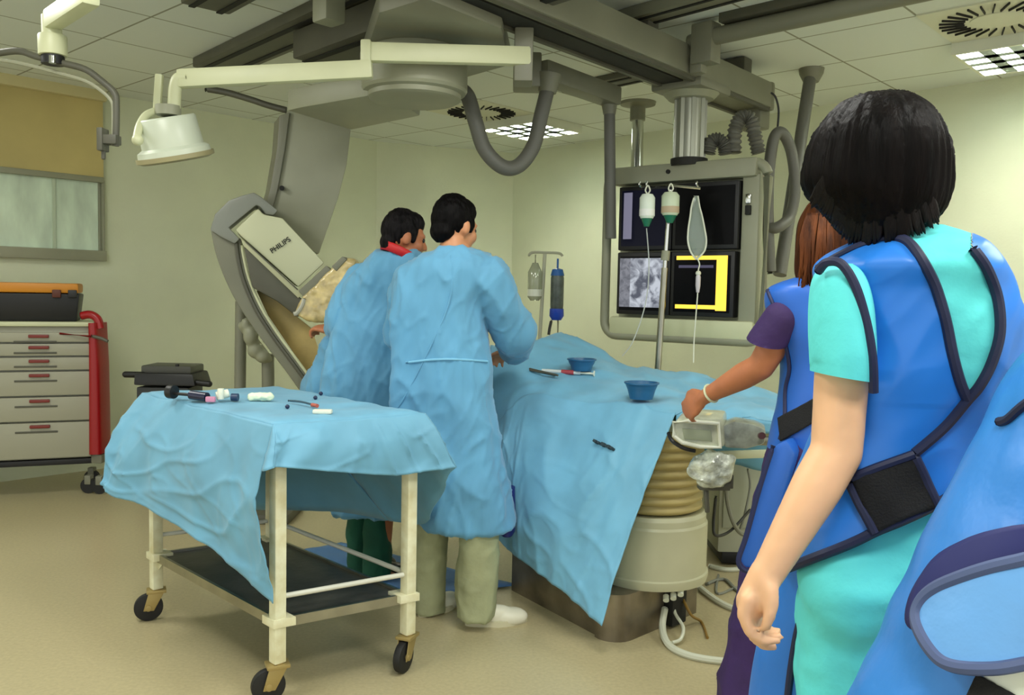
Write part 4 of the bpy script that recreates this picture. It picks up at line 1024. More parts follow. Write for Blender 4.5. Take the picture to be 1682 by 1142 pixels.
def shoe(name, heel, toe, m, parent, w=.045, h=.075):
    heel = V(heel); toe = V(toe); d = toe - heel; d.z = 0; L = d.length; d.normalize(); s = d.cross(Z)
    mb = MB(); X = (s, d, Z)
    mb.sph(heel + d * .045 + Z * .04, (w * .8, .05, h * .62), X); mb.sph(heel + d * L * .45 + Z * .035, (w * .85, L * .36, h * .6), X); mb.sph(heel + d * L * .72 + Z * .025, (w * 1.1, L * .29, h * .52), X)
    r = remesh(mb, .006, 3); r.v = [V((p.x, p.y, max(p.z, .004))) for p in r.v]
    o = build(name, r, m, parent)
    so = MB(); pts = []
    for a in range(24):
        t = 2 * PI * a / 24; y = .5 + .5 * math.sin(t); ww = w * (.8 + .35 * math.sin(PI * min(1, y * .9 + .1)) if y > .4 else .95)
        pts.append(heel + d * (L * y) + s * (ww * math.cos(t)))
    so.prism([V((p.x, p.y, 0)) for p in pts], Z * .022); build('sole', so, mat('sole_cream', (206, 200, 168), .5) if m is not m_black else m_black, o, angle=50)
    return o
def person(label, J, skin, hair_fn, k=1.0, voxel=.008):
    t = thing('person', label, 'person', V((J['pelvis'].x, J['pelvis'].y, 0)))
    mb = MB(); body_shape(mb, J); P = head_shape(mb, J['head'], J['face'], k, J.get('tilt', (0, 0, 1)))
    b = build('body', remesh(mb, voxel, 3), skin, t, angle=0)
    for q in (-1, 1): build('eye', MB().sph(P(q * .031, .080, .002), .012 * k), m_eye, t); hair_fn(t, P, J)
    return t, P
def short_hair(m, k=1.0, vol=1.0):
    def fn(t, P, J):
        s, f, u = axes(J['face'], J.get('tilt', (0, 0, 1))); mb = MB(); X = (s, f, u)
        mb.sph(P(0, -.02, .03), (.0815 * k, .094 * k, .101 * k), X, 28, 18); mb.sph(P(0, -.062, -.035), (.058 * k, .043 * k, .052 * k), X)
        mb.sph(P(0, .02, .068), (.066 * k, .062 * k, .056 * k), X)
        for q in (-1, 1): mb.sph(P(q * .066, .026, .012), (.014 * k, .018 * k, .036 * k), X)
        build('hair', remesh(mb, .006, 2, lambda p: .004 * nz(p, 70, 70, 40)), m, t, angle=0)
    return fn

# ---- gowned man on the right (nearer, seen from behind)
J = dict(head=W(747, 372, 3.58), face=(.66, .72, -.22), head_base=W(744, 398, 3.55), neck=W(745, 432, 3.53), chest=W(742, 500, 3.55), pelvis=W(742, 690, 3.56),
         sh_l=W(676, 462, 3.58), el_l=W(664, 545, 3.64), wr_l=W(712, 590, 3.74), sh_r=W(800, 458, 3.50), el_r=W(846, 548, 3.62), wr_r=W(834, 578, 3.88),
         hip_l=W(712, 720, 3.56), kn_l=W(708, 868, 3.60), an_l=W(706, 985, 3.62), hip_r=W(776, 720, 3.53), kn_r=W(784, 868, 3.50), an_r=W(783, 990, 3.50),
         toe_l=V((.7, .7, 0)), toe_r=V((.95, .2, 0)))
J['hand_l'] = (V((.6, .8, -.1)), V((0, 0, -1)), V((.8, -.6, 0))); J['hand_r'] = (V((-.3, .9, -.2)), V((0, 0, -1)), V((-1, -.3, 0)))
t, P = person('black-haired man in a long blue gown and white clogs, seen from behind', J, m_skin, short_hair(m_hair))
rows = [(411, 722, 786, 3.53, .07), (424, 694, 806, 3.53, .10), (440, 668, 818, 3.53, .12), (465, 654, 818, 3.54, .13), (500, 649, 796, 3.55, .14), (545, 648, 797, 3.56, .15), (600, 652, 804, 3.56, .16), (645, 650, 807, 3.56, .16), (700, 652, 814, 3.56, .17), (770, 664, 828, 3.56, .18), (830, 682, 842, 3.56, .18), (862, 694, 847, 3.56, .18)]
mb = MB().loft(cloth_rows(rows))
mb.chain([J['sh_r'], lerp(J['sh_r'], J['el_r'], .5), J['el_r'], W(846, 572, 3.82)], [.085, .085, .08, .062]); mb.chain([J['sh_l'], J['el_l'], W(706, 588, 3.71)], [.075, .072, .052])
gf = folds(.022, .006, 3.3)
gw = build('gown', remesh(mb, .010, 4, gf), m_gown, t, angle=0)
bv = bvh_of(MB().add(*(lambda m: ([V(v.co) + origin(gw) for v in m.vertices], [tuple(p.vertices) for p in m.polygons]))(gw.data)))
build('tie', trim_on(bv, [(668, 596), (700, 592), (740, 590), (800, 594)], .005, .003), mat('gown_tie', (120, 182, 214), .7), gw, label='thin waist tie')
build('back_seam', trim_on(bv, [(741, 420), (738, 500), (672, 640), (646, 680)], .0035, .001), m_gown, gw)
m_kh = mat('trousers_sage', (164, 168, 130), .8, var=.07, vscale=9, bump=.35, bscale=14)
lg = MB(); lg.loft(cloth_rows([(840, 680, 738, 3.60, .09), (880, 679, 733, 3.61, .08), (950, 682, 731, 3.62, .07), (1004, 685, 729, 3.63, .07)], 32)); build('trouser_leg', remesh(lg, .009, 3, folds(.012, .006, 7, 3)), m_kh, t, angle=0)
lg = MB(); lg.loft(cloth_rows([(835, 756, 820, 3.51, .10), (880, 756, 819, 3.50, .09), (950, 751, 818, 3.50, .085), (1012, 752, 812, 3.49, .08)], 32)); build('trouser_leg', remesh(lg, .009, 3, folds(.012, .006, 12, 3)), m_kh, t, angle=0)
m_clog = mat('clog_white', (226, 222, 200), .4)
shoe('clog', G(763, 1027), G(866, 1021), m_clog, t); shoe('clog', G(688, 1014), G(752, 990), m_clog, t)
hm = MB(); hm.loft([pring(y, x0, x1, 3.66, .05, 24) for y, x0, x1 in ((800, 800, 846), (852, 808, 847), (872, 816, 846), (878, 824, 842))]); build('apron_hem', hm, mat('apron_navy', (24, 32, 110), .5), t, label='dark blue apron hem below the gown')

# ---- gowned man on the left (farther)
J = dict(head=W(667, 388, 3.92), face=(.9, .36, -.2), head_base=W(660, 410, 3.92), neck=W(652, 438, 3.92), chest=W(645, 500, 3.95), pelvis=W(632, 690, 3.97),
         sh_l=W(604, 458, 4.0), el_l=W(566, 528, 3.98), wr_l=W(545, 546, 4.18), sh_r=W(698, 458, 3.98), el_r=W(716, 545, 4.12), wr_r=W(738, 570, 4.32),
         hip_l=W(610, 720, 4.0), kn_l=W(600, 850, 4.02), an_l=W(598, 935, 4.03), hip_r=W(655, 720, 3.95), kn_r=W(630, 850, 3.95), an_r=W(628, 940, 3.94),
         toe_l=V((.9, .3, 0)), toe_r=V((.95, .1, 0)))
J['hand_l'] = (V((-.75, .5, .18)), V((0, .2, -1)), V((.3, .9, .2)), (.5, .6, .5), 1.05); J['hand_r'] = (V((.3, .9, -.2)), V((0, 0, -1)), V((-1, 0, 0)))
t, P = person('greying dark-haired man in blue gown and red collar, in profile', J, m_skin_d, short_hair(m_hair_g))
rows = [(412, 634, 690, 3.93, .07), (424, 612, 704, 3.93, .10), (442, 590, 716, 3.94, .12), (470, 574, 720, 3.96, .14), (505, 566, 718, 3.97, .14), (545, 556, 716, 3.97, .15), (590, 545, 716, 3.98, .16), (640, 536, 716, 3.98, .17), (700, 534, 716, 3.98, .17), (780, 540, 712, 3.98, .17), (846, 548, 705, 3.98, .16)]
mb = MB().loft(cloth_rows(rows)); mb.chain([J['sh_l'], J['el_l'], W(552, 542, 4.12)], [.078, .072, .055]); mb.chain([J['sh_r'], J['el_r'], W(735, 568, 4.27)], [.075, .07, .055])
build('gown', remesh(mb, .010, 4, folds(.022, .006, 31)), m_gown, t, angle=0)
tl = MB().loft(cloth_rows([(560, 536, 620, 4.12, .1), (600, 524, 620, 4.12, .12), (640, 502, 620, 4.12, .14), (700, 490, 620, 4.12, .14), (760, 490, 620, 4.12, .14)], 40)); build('gown_skirt', remesh(tl, .012, 3, folds(.03, .006, 44)), m_gown, t, angle=0)
co = MB(); cring = []
for q in range(28):
    a = 2 * PI * q / 28; s_, f_, u_ = axes((.9, .36, -.45)); c = W(660, 419, 3.92)
    cring.append((c + s_ * (.078 * math.cos(a)) + f_ * (.092 * math.sin(a)) - Z * .012, c + s_ * (.088 * math.cos(a)) + f_ * (.105 * math.sin(a)) + u_ * .028))
co.loft([[a for a, b in cring], [lerp(a, b, .5) + (b - a).cross(Z) * 0 for a, b in cring], [b for a, b in cring]], caps=False)
build('collar', co, mat('collar_red', (196, 26, 30), .5, bump=.2, bscale=20), t, solid=.012, label='red protective collar')
m_gr = mat('trousers_green', (14, 84, 62), .8, var=.1, bump=.3, bscale=14)
lg = MB(); lg.loft(cloth_rows([(830, 572, 618, 4.02, .08), (900, 574, 616, 4.03, .075), (948, 576, 618, 4.03, .075)], 32)); build('trouser_leg', remesh(lg, .010, 3, folds(.014, .005, 51, 3)), m_gr, t, angle=0)
lg = MB(); lg.loft(cloth_rows([(830, 600, 644, 3.95, .08), (900, 602, 641, 3.95, .075), (952, 600, 640, 3.94, .075)], 32)); build('trouser_leg', remesh(lg, .010, 3, folds(.014, .005, 55, 3)), m_gr, t, angle=0)
shoe('shoe', G(590, 958), G(650, 940), m_black, t); shoe('shoe', G(608, 968), G(668, 952), m_black, t)
t.location += V((-.02, .09, 0))

# ---- brown-haired woman in purple, reaching to the control box
J = dict(head=W(1366, 402, 2.62), face=(-.6, .75, -.25), head_base=W(1358, 435, 2.62), neck=W(1352, 470, 2.62), chest=W(1355, 545, 2.64), pelvis=W(1345, 745, 2.66),
         sh_l=W(1298, 520, 2.62), el_l=W(1250, 602, 2.68), wr_l=W(1158, 652, 2.86), sh_r=W(1430, 495, 2.75), el_r=W(1440, 600, 2.85), wr_r=W(1400, 640, 3.0),
         hip_l=W(1310, 780, 2.64), kn_l=W(1270, 985, 2.62), an_l=W(1235, 1195, 2.62), hip_r=W(1385, 780, 2.70), kn_r=W(1360, 985, 2.72), an_r=W(1345, 1180, 2.74),
         toe_l=V((-.6, .7, 0)), toe_r=V((-.5, .8, 0)), arm_r=[.05, .048, .042, .043, .025])
J['hand_l'] = (W(1112, 684, 2.97) - W(1158, 652, 2.86), V((.1, .5, -.8)), V((-.3, .6, .5)), (.25, .4, .35), .95)
def long_hair(t, P, J):
    r = [(325, 1342, 1378, 2.62, .03), (340, 1326, 1398, 2.62, .075), (365, 1316, 1414, 2.62, .10), (400, 1312, 1420, 2.61, .11), (440, 1310, 1416, 2.60, .105), (462, 1316, 1408, 2.58, .09), (474, 1338, 1396, 2.57, .07)]
    mb = MB().loft(cloth_rows(r)); build('hair', remesh(mb, .008, 2, lambda p: .006 * nz(p, 45, 45, 4)), m_hair_b, t, angle=0)
    st = MB()
    for q in range(46):
        x = 1314 + 88 * random.random(); x2 = x + random.uniform(-6, 10); Yq = 2.50 + .03 * abs(x - 1362) / 50
        st.tube(spline([W(lerp(1362, x, .75), 350, 2.53 + .01), W(x, 395, Yq), W(x2, 440, Yq + .005), W(x2 + random.uniform(-8, 8), 466 + random.uniform(-14, 16), Yq + .02)], 5), [.001, .0025, .003, .003, .003, .003, .003, .003, .003, .003, .003, .003, .003, .002, .002, .0008], 5)
    build('hair_strand', st, m_hair_b, t, angle=0)
t, P = person('brown-haired woman in purple scrubs and blue lead apron reaching to the control box', J, m_skin_d, long_hair, .98)
m_purple = mat('scrubs_purple', (52, 28, 84), .8, var=.12, vscale=8, bump=.3, bscale=14)
m_vest = mat('lead_vest_blue', (38, 100, 196), .42, var=.06, vscale=4, bump=.35, bscale=5, ridge=True, bdist=.03)
m_navy = mat('trim_navy', (20, 28, 72), .6); m_velcro = mat('velcro_black', (20, 20, 22), .95, bump=.3, bscale=300)
t.location += V((0, 0, 0))
rows = [(452, 1322, 1400, 2.62, .07), (464, 1282, 1430, 2.63, .10), (476, 1262, 1450, 2.64, .12), (500, 1258, 1462, 2.65, .135), (545, 1272, 1462, 2.65, .14), (600, 1286, 1458, 2.66, .14), (660, 1283, 1458, 2.66, .145), (700, 1274, 1460, 2.66, .15), (738, 1266, 1462, 2.67, .155)]
mb = MB().loft(cloth_rows(rows, 80, 6)); mb.v = [p + V((.006 * nz(p, 6, 6, 3, 2), 0, 0)) for p in mb.v]
vs_ = build('lead_vest', mb, m_vest, t, angle=60); bv = bvh_of(mb)
build('trim', trim_on(bv, [(1262, 478), (1276, 512), (1290, 560), (1298, 605), (1291, 640), (1290, 690), (1282, 722)], .007), m_navy, vs_)
build('velcro_strap', patch_on(bv, [(1282, 688), (1345, 650), (1345, 690), (1286, 725)], .008), m_velcro, vs_, solid=.006, label='black strap panel')
lg = MB().loft(cloth_rows([(700, 1280, 1455, 2.67, .13), (760, 1264, 1450, 2.67, .15), (850, 1240, 1445, 2.67, .16), (930, 1224, 1438, 2.66, .16), (1010, 1208, 1430, 2.66, .15), (1080, 1194, 1425, 2.66, .14), (1150, 1182, 1420, 2.66, .13), (1215, 1176, 1415, 2.66, .12)], 64)); build('scrub_trousers', remesh(lg, .012, 3, folds(.018, .005, 61)), m_purple, t, angle=0)
fp = build('apron_flap', pprism([(1268, 735), (1292, 722), (1306, 745), (1290, 800), (1262, 895), (1246, 930), (1224, 936), (1214, 922), (1226, 880), (1248, 800)], 2.50, .09, .03), m_vest, t, bevel=.014, label='blue apron flap hanging at her front')
build('trim', MB().tube(spline([W(x, y, 2.50) for x, y in ((1270, 732), (1248, 800), (1226, 880), (1213, 922), (1226, 938), (1246, 932))], 5), .008, 8), m_navy, fp)
sl = MB().chain([W(1284, 524, 2.60), W(1257, 566, 2.63)], [.056, .060]); s_ = remesh(sl, .008, 2); cut = W(1252, 566, 2.6); dcut = (W(1252, 590, 2.64) - W(1266, 530, 2.6)).normalized()
s_.v = [p - dcut * max(0, (p - cut).dot(dcut)) for p in s_.v]; build('sleeve', s_, m_purple, t, angle=60)
build('bracelet', MB().tube([lerp(J['wr_l'], J['el_l'], .12) + a for a in [((lambda x, y: x * (.030 * math.cos(q)) + y * (.030 * math.sin(q)))(*frame_of(J['wr_l'] - J['el_l']))) for q in [2 * PI * i / 20 for i in range(20)]]], .004, 6, True), m_cream, t)
shoe('shoe', W(1240, 1230, 2.60) * 1, W(1215, 1190, 2.80) * 1, m_black, t) if False else None
for sx, yy in ((1240, 2.60), (1345, 2.72)):
    hx = V((W(sx, 1200, yy).x, yy - .03, 0)); shoe('shoe', hx, hx + V((-.15, .2, 0)), m_white, t)

# ---- dark bobbed woman in aqua scrubs and blue lead vest (nearest, centre right)
YN = 1.5
J = dict(head=W(1444, 276, YN), face=(-.55, .78, -.3), head_base=W(1452, 345, YN), neck=W(1478, 400, YN), chest=W(1490, 500, YN + .01), pelvis=W(1440, 900, YN + .02),
         sh_l=W(1390, 500, 1.455), el_l=W(1374, 742, 1.41), wr_l=W(1260, 944, 1.37), sh_r=W(1590, 470, 1.58), el_r=W(1560, 690, 1.72), wr_r=W(1460, 760, 1.86),
         hip_l=W(1418, 950, YN + .01), kn_l=W(1378, 1330, YN + .02), an_l=W(1350, 1700, YN + .02), hip_r=W(1490, 950, YN + .03), kn_r=W(1470, 1330, YN + .08), an_r=W(1450, 1690, YN + .08),
         toe_l=V((-.5, .8, 0)), toe_r=V((-.4, .9, 0)), arm_r=[.046, .044, .041, .0405, .0265])
J['extra'] = [([W(1257, 944, 1.37), W(1245, 972, 1.371), W(1236, 990, 1.372)], [.0262, .0275, .027])]
for pts, rr in (([(1228, 985, 1.352), (1221, 1011, 1.347), (1231, 1038, 1.340), (1251, 1053, 1.336), (1277, 1053, 1.336)], None), ([(1232, 985, 1.367), (1227, 1013, 1.364), (1238, 1046, 1.358), (1256, 1061, 1.354), (1271, 1064, 1.353)], None),
                ([(1240, 985, 1.383), (1238, 1012, 1.382), (1250, 1044, 1.377), (1264, 1053, 1.373), (1281, 1046, 1.371)], None), ([(1246, 985, 1.398), (1247, 1008, 1.399), (1258, 1036, 1.396), (1269, 1043, 1.393), (1279, 1037, 1.391)], None),
                ([(1254, 955, 1.36), (1265, 970, 1.346), (1268, 990, 1.336), (1264, 1012, 1.331), (1258, 1030, 1.330)], [.019, .0145, .0118, .0105, .0082])):
    J['extra'].append(([W(*q) for q in pts], rr or [.014, .0108, .0096, .0090, .0072]))
def bob_hair(t, P, J):
    r = [(154, 1432, 1458, YN, .025), (160, 1402, 1484, YN, .055), (172, 1380, 1502, YN, .078), (192, 1360, 1522, YN, .10), (222, 1340, 1538, YN, .118), (255, 1330, 1547, YN, .125), (290, 1324, 1550, YN, .125), (315, 1331, 1549, YN - .005, .118), (338, 1350, 1543, YN - .01, .108), (358, 1368, 1530, YN - .012, .098), (372, 1378, 1514, YN - .014, .088), (382, 1387, 1488, YN - .016, .074), (389, 1396, 1456, YN - .018, .05)]
    mb = MB().loft(cloth_rows(r, 96, 8, 2.15))
    cx = W(1440, 160, YN)
    def fn(p):
        a = math.atan2(p.x - cx.x, -(p.y - YN)); return .0035 * noise.noise(V((a * 14, p.z * 6, 1))) + .002 * noise.noise(V((a * 42, p.z * 8, 4)))
    build('hair', remesh(mb, .005, 2, fn), m_hair_d, t, angle=0); bv = bvh_of(mb); st = MB()
    bl = spline([V((1338, 322, 0)), V((1362, 350, 0)), V((1382, 374, 0)), V((1404, 388, 0)), V((1440, 386, 0)), V((1480, 376, 0)), V((1516, 362, 0)), V((1540, 342, 0))], 8)
    for q in range(64):
        e = poly_at(bl, random.random()); x, y = e.x, e.y; dx = (x - 1440) * .12
        pp = []
        for k, (oy, ox) in enumerate(((-46, -dx * 1.3), (-30, -dx * .8), (-16, -dx * .3))):
            p, n = hit(bv, x + ox, y + oy); pp.append(p - n * (.009, .0075, .0045)[k])
        dd = (pp[2] - pp[1]).normalized(); L = random.uniform(.008, .022); pp += [pp[2] + dd * .014 - Z * .003, pp[2] + dd * (.016 + L) - Z * .004 + V((random.uniform(-.004, .004), 0, 0))]
        st.tube(spline(pp, 3), [.005, .0055, .006, .0062, .0064, .0064, .0062, .006, .0055, .0048, .004, .0028, .0008], 6)
    build('hair_strand', st, m_hair_d, t, angle=0)

t, P = person('black-bobbed woman in aqua scrubs and blue lead vest with her back to us', J, m_skin_l, bob_hair, .9, .0058)
m_aqua = mat('scrubs_aqua', (96, 224, 226), .75, var=.05, vscale=6, bump=.3, bscale=12)
m_vest2 = mat('lead_vest_bright', (38, 122, 218), .40, var=.07, vscale=4, bump=.4, bscale=4, ridge=True, bdist=.03)
m_navy2 = mat('trim_dark_navy', (18, 26, 62), .6)
rows = [(372, 1478, 1540, YN + .01, .05), (384, 1448, 1572, YN + .01, .075), (398, 1410, 1594, YN, .105), (418, 1372, 1610, YN, .125), (440, 1350, 1624, YN, .135), (475, 1352, 1640, YN + .01, .135), (520, 1368, 1652, YN + .01, .14), (570, 1372, 1660, YN + .01, .14), (620, 1370, 1660, YN + .01, .138), (680, 1356, 1648, YN + .02, .135), (740, 1338, 1628, YN + .02, .13), (800, 1318, 1606, YN + .02, .135), (860, 1300, 1590, YN + .02, .145), (910, 1288, 1578, YN + .02, .152), (948, 1278, 1570, YN + .02, .155)]
tor = MB().loft(cloth_rows(rows, 200, 16, 2.3), caps=False)
def vf(p): return .007 * rz(p + V((0, 0, p.x)), 5, 5, 6, 4) + .003 * rz(p - V((0, 0, p.x)), 12, 12, 14, 9) + .006 * nz(p, 7, 7, 4, 5) + .004 * nz(p, 16, 16, 10, 8) * (1 if p.z < 1.2 else .4)
cen = sum((p for p in tor.v), V((0, 0, 0))) / len(tor.v)
tor.v = [p + V((p.x - cen.x, p.y - cen.y, 0)).normalized() * vf(p) for p in tor.v]
OPEN = [(1462, 330), (1462, 394), (1490, 399), (1512, 425), (1536, 470), (1554, 530), (1566, 590), (1578, 632), (1589, 657), (1608, 634), (1628, 595), (1641, 545), (1637, 490), (1620, 442), (1597, 408), (1597, 330)]
LOWB = [(1200, 975), (1270, 944), (1345, 915), (1420, 884), (1440, 873), (1530, 832), (1590, 797), (1700, 742), (1700, 1100), (1200, 1100)]
bvt = bvh_of(tor); vf_, sf_ = [], []
for f in tor.f:
    c = sum((tor.v[i] for i in f), V((0, 0, 0))) / len(f); near = c.y < YN + .02; q = PX(c)
    if near and inside(q, OPEN): sf_.append(f)
    elif near and inside(q, LOWB): continue
    else: vf_.append(f)
def subset(mb, fs, offv):
    idx = {}; o = MB()
    for f in fs:
        for i in f:
            if i not in idx: idx[i] = len(o.v); o.v.append(mb.v[i] + offv(mb.v[i]))
        o.f.append(tuple(idx[i] for i in f))
    return o
ve = build('lead_vest', subset(tor, vf_, lambda p: V((0, 0, 0))), m_vest2, t, angle=60)
build('scrub_top', subset(tor, sf_, lambda p: V((0, .004, 0))), m_aqua, t, angle=60)
for pts, r in (([(1462, 392), (1490, 398), (1512, 425), (1536, 470), (1554, 530), (1566, 590), (1578, 632), (1588, 655)], .0085), ([(1597, 410), (1620, 442), (1637, 490), (1641, 545), (1628, 595), (1608, 634), (1588, 657), (1550, 702), (1502, 744)], .0085),
               ([(1345, 440), (1380, 420), (1420, 402), (1462, 392)], .006), ([(1290, 936), (1345, 914), (1400, 892), (1440, 872), (1480, 856), (1530, 832), (1570, 808), (1592, 795)], .0085)):
    build('trim', trim_on(bvt, pts, r, .002), m_navy2, ve)
vp = build('velcro_panel', patch_on(bvt, [(1404, 788), (1494, 750), (1530, 832), (1440, 873)], .009), m_velcro, ve, solid=.007, label='black fastening panel')
for a, b in (((1397, 790), (1436, 875)), ((1499, 746), (1537, 831)), ((1397, 787), (1499, 746))): build('panel_edge', trim_on(bvt, [a, ((a[0] + b[0]) / 2, (a[1] + b[1]) / 2), b], .008, .008), m_navy2, vp)
build('trim', MB().tube(spline([W(*q) for q in ((1344, 446, 1.41), (1358, 431, 1.39), (1382, 434, 1.372), (1405, 470, 1.362), (1423, 530, 1.357), (1433, 590, 1.355), (1435, 645, 1.362))], 6), .0075, 8), m_navy2, ve)
# sleeve
def tube_px(rows, n=40, k=5, pw=2.1): return MB().loft(cloth_rows(rows, n, k, pw))
sl = tube_px([(434, 1366, 1396, 1.44, .03), (444, 1348, 1408, 1.435, .05), (465, 1339, 1418, 1.43, .062), (500, 1335, 1426, 1.425, .068), (545, 1334, 1431, 1.42, .068), (585, 1335, 1433, 1.415, .066), (618, 1335, 1432, 1.415, .064)])
sl.v = [p + Z * (-.008 * (p.x - W(1380, 600, 1.42).x) / .05 if PX(p)[1] > 600 else 0) + V((.003 * nz(p, 18, 18, 8), 0, 0)) for p in sl.v]
build('sleeve', sl, m_aqua, t, angle=60)
# trousers: hips, buttocks, legs
tr = MB().loft(cloth_rows([(810, 1345, 1592, YN + .02, .12), (870, 1345, 1585, YN + .02, .13), (930, 1338, 1575, YN + .02, .135), (990, 1324, 1556, YN + .02, .135), (1045, 1312, 1536, YN + .03, .125), (1100, 1310, 1526, YN + .03, .105), (1160, 1314, 1512, YN + .03, .08)], 64))
tr.sph(W(1395, 965, YN - .03), (.085, .10, .11)); tr.sph(W(1490, 975, YN - .03), (.085, .10, .11))
kl, kr, al, ar = J['kn_l'], J['kn_r'], J['an_l'], J['an_r']
tr.chain([W(1402, 985, YN), W(1396, 1120, YN - .005), kl, al], [.098, .088, .068, .062]); tr.chain([W(1492, 985, YN + .04), W(1478, 1120, YN + .05), kr, ar], [.095, .086, .068, .062])
build('scrub_trousers', remesh(tr, .009, 5, lambda p: .006 * nz(p, 8, 8, 22, 3) + .003 * nz(p, 20, 20, 30, 6)), m_aqua, t, angle=0)
sk = MB().loft(cloth_rows([(905, 1292, 1500, YN + .10, .07), (950, 1282, 1490, YN + .11, .075), (1010, 1266, 1480, YN + .12, .08), (1070, 1252, 1470, YN + .13, .085), (1150, 1238, 1465, YN + .14, .09), (1300, 1218, 1460, YN + .15, .09), (1400, 1210, 1455, YN + .15, .09)], 72, 6))
sk.v = [p + V((.012 * nz(p, 10, 10, 2, 8), .012 * nz(p, 9, 9, 2, 3), 0)) for p in sk.v]
so = build('apron_skirt', sk, m_vest2, t, angle=60); bvs = bvh_of(sk)
build('trim', trim_on(bvs, [(1340, 930), (1320, 1000), (1306, 1060), (1294, 1150), (1290, 1240)], .007), m_navy2, so)
for an in ('an_l', 'an_r'):
    hx = V((J[an].x + .03, J[an].y - .04, 0)); shoe('clog', hx, hx + V((-.14, .2, 0)), m_clog, t)

# ---- person at the right edge, only the blue apron in view
YP = 1.05
J = dict(head=W(1850, 345, YP + .05), face=(-.5, .8, -.2), head_base=W(1850, 420, YP + .03), neck=W(1850, 500, YP + .02), chest=W(1830, 640, YP + .02), pelvis=W(1790, 1020, YP + .03),
         sh_l=W(1765, 670, YP + .03), el_l=W(1775, 880, YP + .16), wr_l=W(1810, 900, YP + .35), sh_r=W(1990, 640, YP + .1), el_r=W(2020, 900, YP + .2), wr_r=W(1950, 950, YP + .35),
         hip_l=W(1730, 1120, YP + .02), kn_l=W(1720, 1620, YP + .05), an_l=W(1720, 2230, YP + .05), hip_r=W(1870, 1120, YP + .06), kn_r=W(1860, 1620, YP + .1), an_r=W(1860, 2190, YP + .1),
         toe_l=V((-.4, .9, 0)), toe_r=V((-.3, .9, 0)))
J['hand_l'] = (V((.1, .9, -.2)), V((0, 0, -1)), V((1, 0, 0))); J['hand_r'] = (V((-.4, .9, -.2)), V((0, 0, -1)), V((-1, 0, 0)))
t, P = person('person in a bright blue lead apron cut off by the right edge of the picture', J, m_skin_l, short_hair(m_hair), .95, .012)
m_vest3 = mat('lead_apron_sky', (52, 132, 216), .38, var=.08, vscale=4, bump=.45, bscale=6)
rows = [(555, 1760, 1930, YP + .02, .07), (580, 1712, 1975, YP + .02, .1), (615, 1680, 2005, YP + .02, .12), (650, 1660, 2020, YP + .02, .13), (690, 1645, 2020, YP + .02, .135), (740, 1624, 2010, YP + .02, .135), (800, 1598, 2005, YP + .02, .14), (860, 1570, 2000, YP + .02, .15), (930, 1536, 1995, YP + .02, .16), (1000, 1503, 1990, YP + .02, .165), (1070, 1469, 1990, YP + .02, .17), (1150, 1428, 1990, YP + .02, .175), (1300, 1370, 1990, YP + .02, .18), (1450, 1340, 1990, YP + .02, .18)]
ap = MB().loft(cloth_rows(rows, 140, 10, 2.3)); cen = W(1800, 900, YP)
ap.v = [p + V((p.x - cen.x, p.y - cen.y, 0)).normalized() * (.008 * nz(p, 9, 9, 5, 2) + .005 * nz(p, 18, 18, 14, 6)) for p in ap.v]
tp = MB().loft(cloth_rows([(478, 1812, 1888, YP + .02, .06), (498, 1790, 1915, YP + .02, .075), (530, 1760, 1950, YP + .03, .085), (570, 1725, 1985, YP + .03, .1), (640, 1700, 2010, YP + .03, .11)], 48))
for q in ('l', 'r'): tp.chain([lerp(J['neck'], J['sh_' + q], .55) - Z * .02, J['sh_' + q], lerp(J['sh_' + q], J['el_' + q], .6)], [.06, .062, .058])
build('scrub_top', remesh(tp, .012, 3), m_white, t, angle=0)
ao = build('lead_apron', ap, m_vest3, t, angle=60); bva = bvh_of(ap)
build('trim', trim_on(bva, [(1643, 694), (1658, 690), (1682, 668), (1720, 640), (1760, 600)], .006), m_navy2, ao)
def blob(bvh, outline, off, name, m, parent, thick, rings=8, label=None):
    o = spline([V((x, y, 0)) for x, y in outline], 5, True); c = sum(o, V((0, 0, 0))) / len(o); rr = []
    for k in range(rings + 1):
        s = .15 + .85 * k / rings; row = []
        for q in o:
            z = lerp(c, q, s); p, n = hit(bvh, z.x, z.y); row.append(p + n * off)
        rr.append(row)
    mb = MB().loft(rr, caps=False); mb.f.append(tuple(range(len(o)))); return build(name, mb, m, parent, solid=thick, angle=60, label=label)
tab = blob(bva, [(1508, 1032), (1512, 992), (1534, 950), (1562, 918), (1602, 896), (1642, 882), (1700, 868), (1765, 864), (1770, 1000), (1700, 1050), (1600, 1070), (1535, 1052)], .012, 'strap_tab', mat('tab_navy', (24, 30, 96), .6), ao, .012, label='navy and light blue rounded strap end')
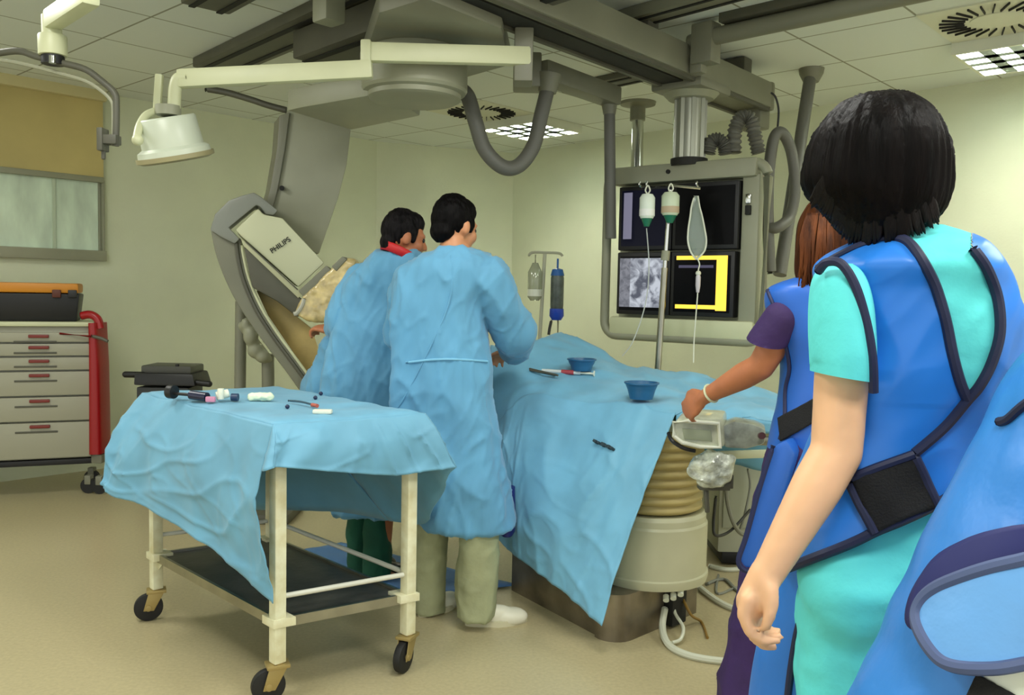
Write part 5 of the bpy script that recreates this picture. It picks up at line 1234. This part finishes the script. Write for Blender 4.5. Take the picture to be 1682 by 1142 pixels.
blob(bva, [(1537, 1036), (1541, 1006), (1563, 979), (1612, 956), (1682, 930), (1745, 918), (1765, 1000), (1745, 1070), (1682, 1084), (1640, 1096), (1600, 1098), (1572, 1090), (1549, 1066)], .024, 'tab_face', mat('tab_light_blue', (104, 164, 226), .4, bump=.3, bscale=10), tab, .012)
build('tab_edge', trim_on(bva, [(1765, 1000), (1745, 1070), (1682, 1084), (1640, 1096), (1600, 1098), (1572, 1090), (1549, 1066), (1537, 1036), (1541, 1006), (1563, 979), (1612, 956), (1682, 930), (1745, 918)], .008, .028, 6, True), mat('tab_trim', (74, 88, 128), .6), tab)
build('white_panel', patch_on(bva, [(1612, 1106), (1690, 1088), (1690, 1150), (1660, 1140)], .010), m_white, ao, solid=.004, label='white panel')
build('black_panel', patch_on(bva, [(1612, 1108), (1668, 1140), (1676, 1170), (1590, 1160)], .014), m_velcro, ao, solid=.006, label='black fastening panel')
for an in ('an_l', 'an_r'):
    hx = V((J[an].x + .02, J[an].y - .04, 0)); shoe('clog', hx, hx + V((-.12, .2, 0)), m_clog, t)
# ------------------------------------------------------------------ light
def area(name, loc, size, power, col=(1, 1, .94), target=None):
    l = bpy.data.lights.new(name, 'AREA'); l.shape = 'SQUARE'; l.size = size; l.energy = power; l.color = col
    o = bpy.data.objects.new(name, l); COL.objects.link(o); o.location = V(loc)
    return o
for i, (x, y) in enumerate(((1.55, 1.1), (.2, 2.3), (-1.5, 2.0), (-2.6, 3.6), (2.9, 2.6), (.3, .2))):
    area('unseen_fill_lamp', (x, y, HC - .06), .6, (20, 16, 20, 18, 20, 20)[i])  # unseen lamps, added under the ceiling outside the view to light the foreground
w = bpy.data.worlds.new('room_light'); scene.world = w; w.use_nodes = True
w.node_tree.nodes['Background'].inputs['Color'].default_value = (.97, 1.0, .95, 1)
w.node_tree.nodes['Background'].inputs['Strength'].default_value = 1.0
vs = scene.view_settings; vs.view_transform = 'Standard'; vs.look = 'None'; vs.gamma = 1; vs.use_curve_mapping = False; vs.exposure = 0.5
scene.cycles.use_denoising = True
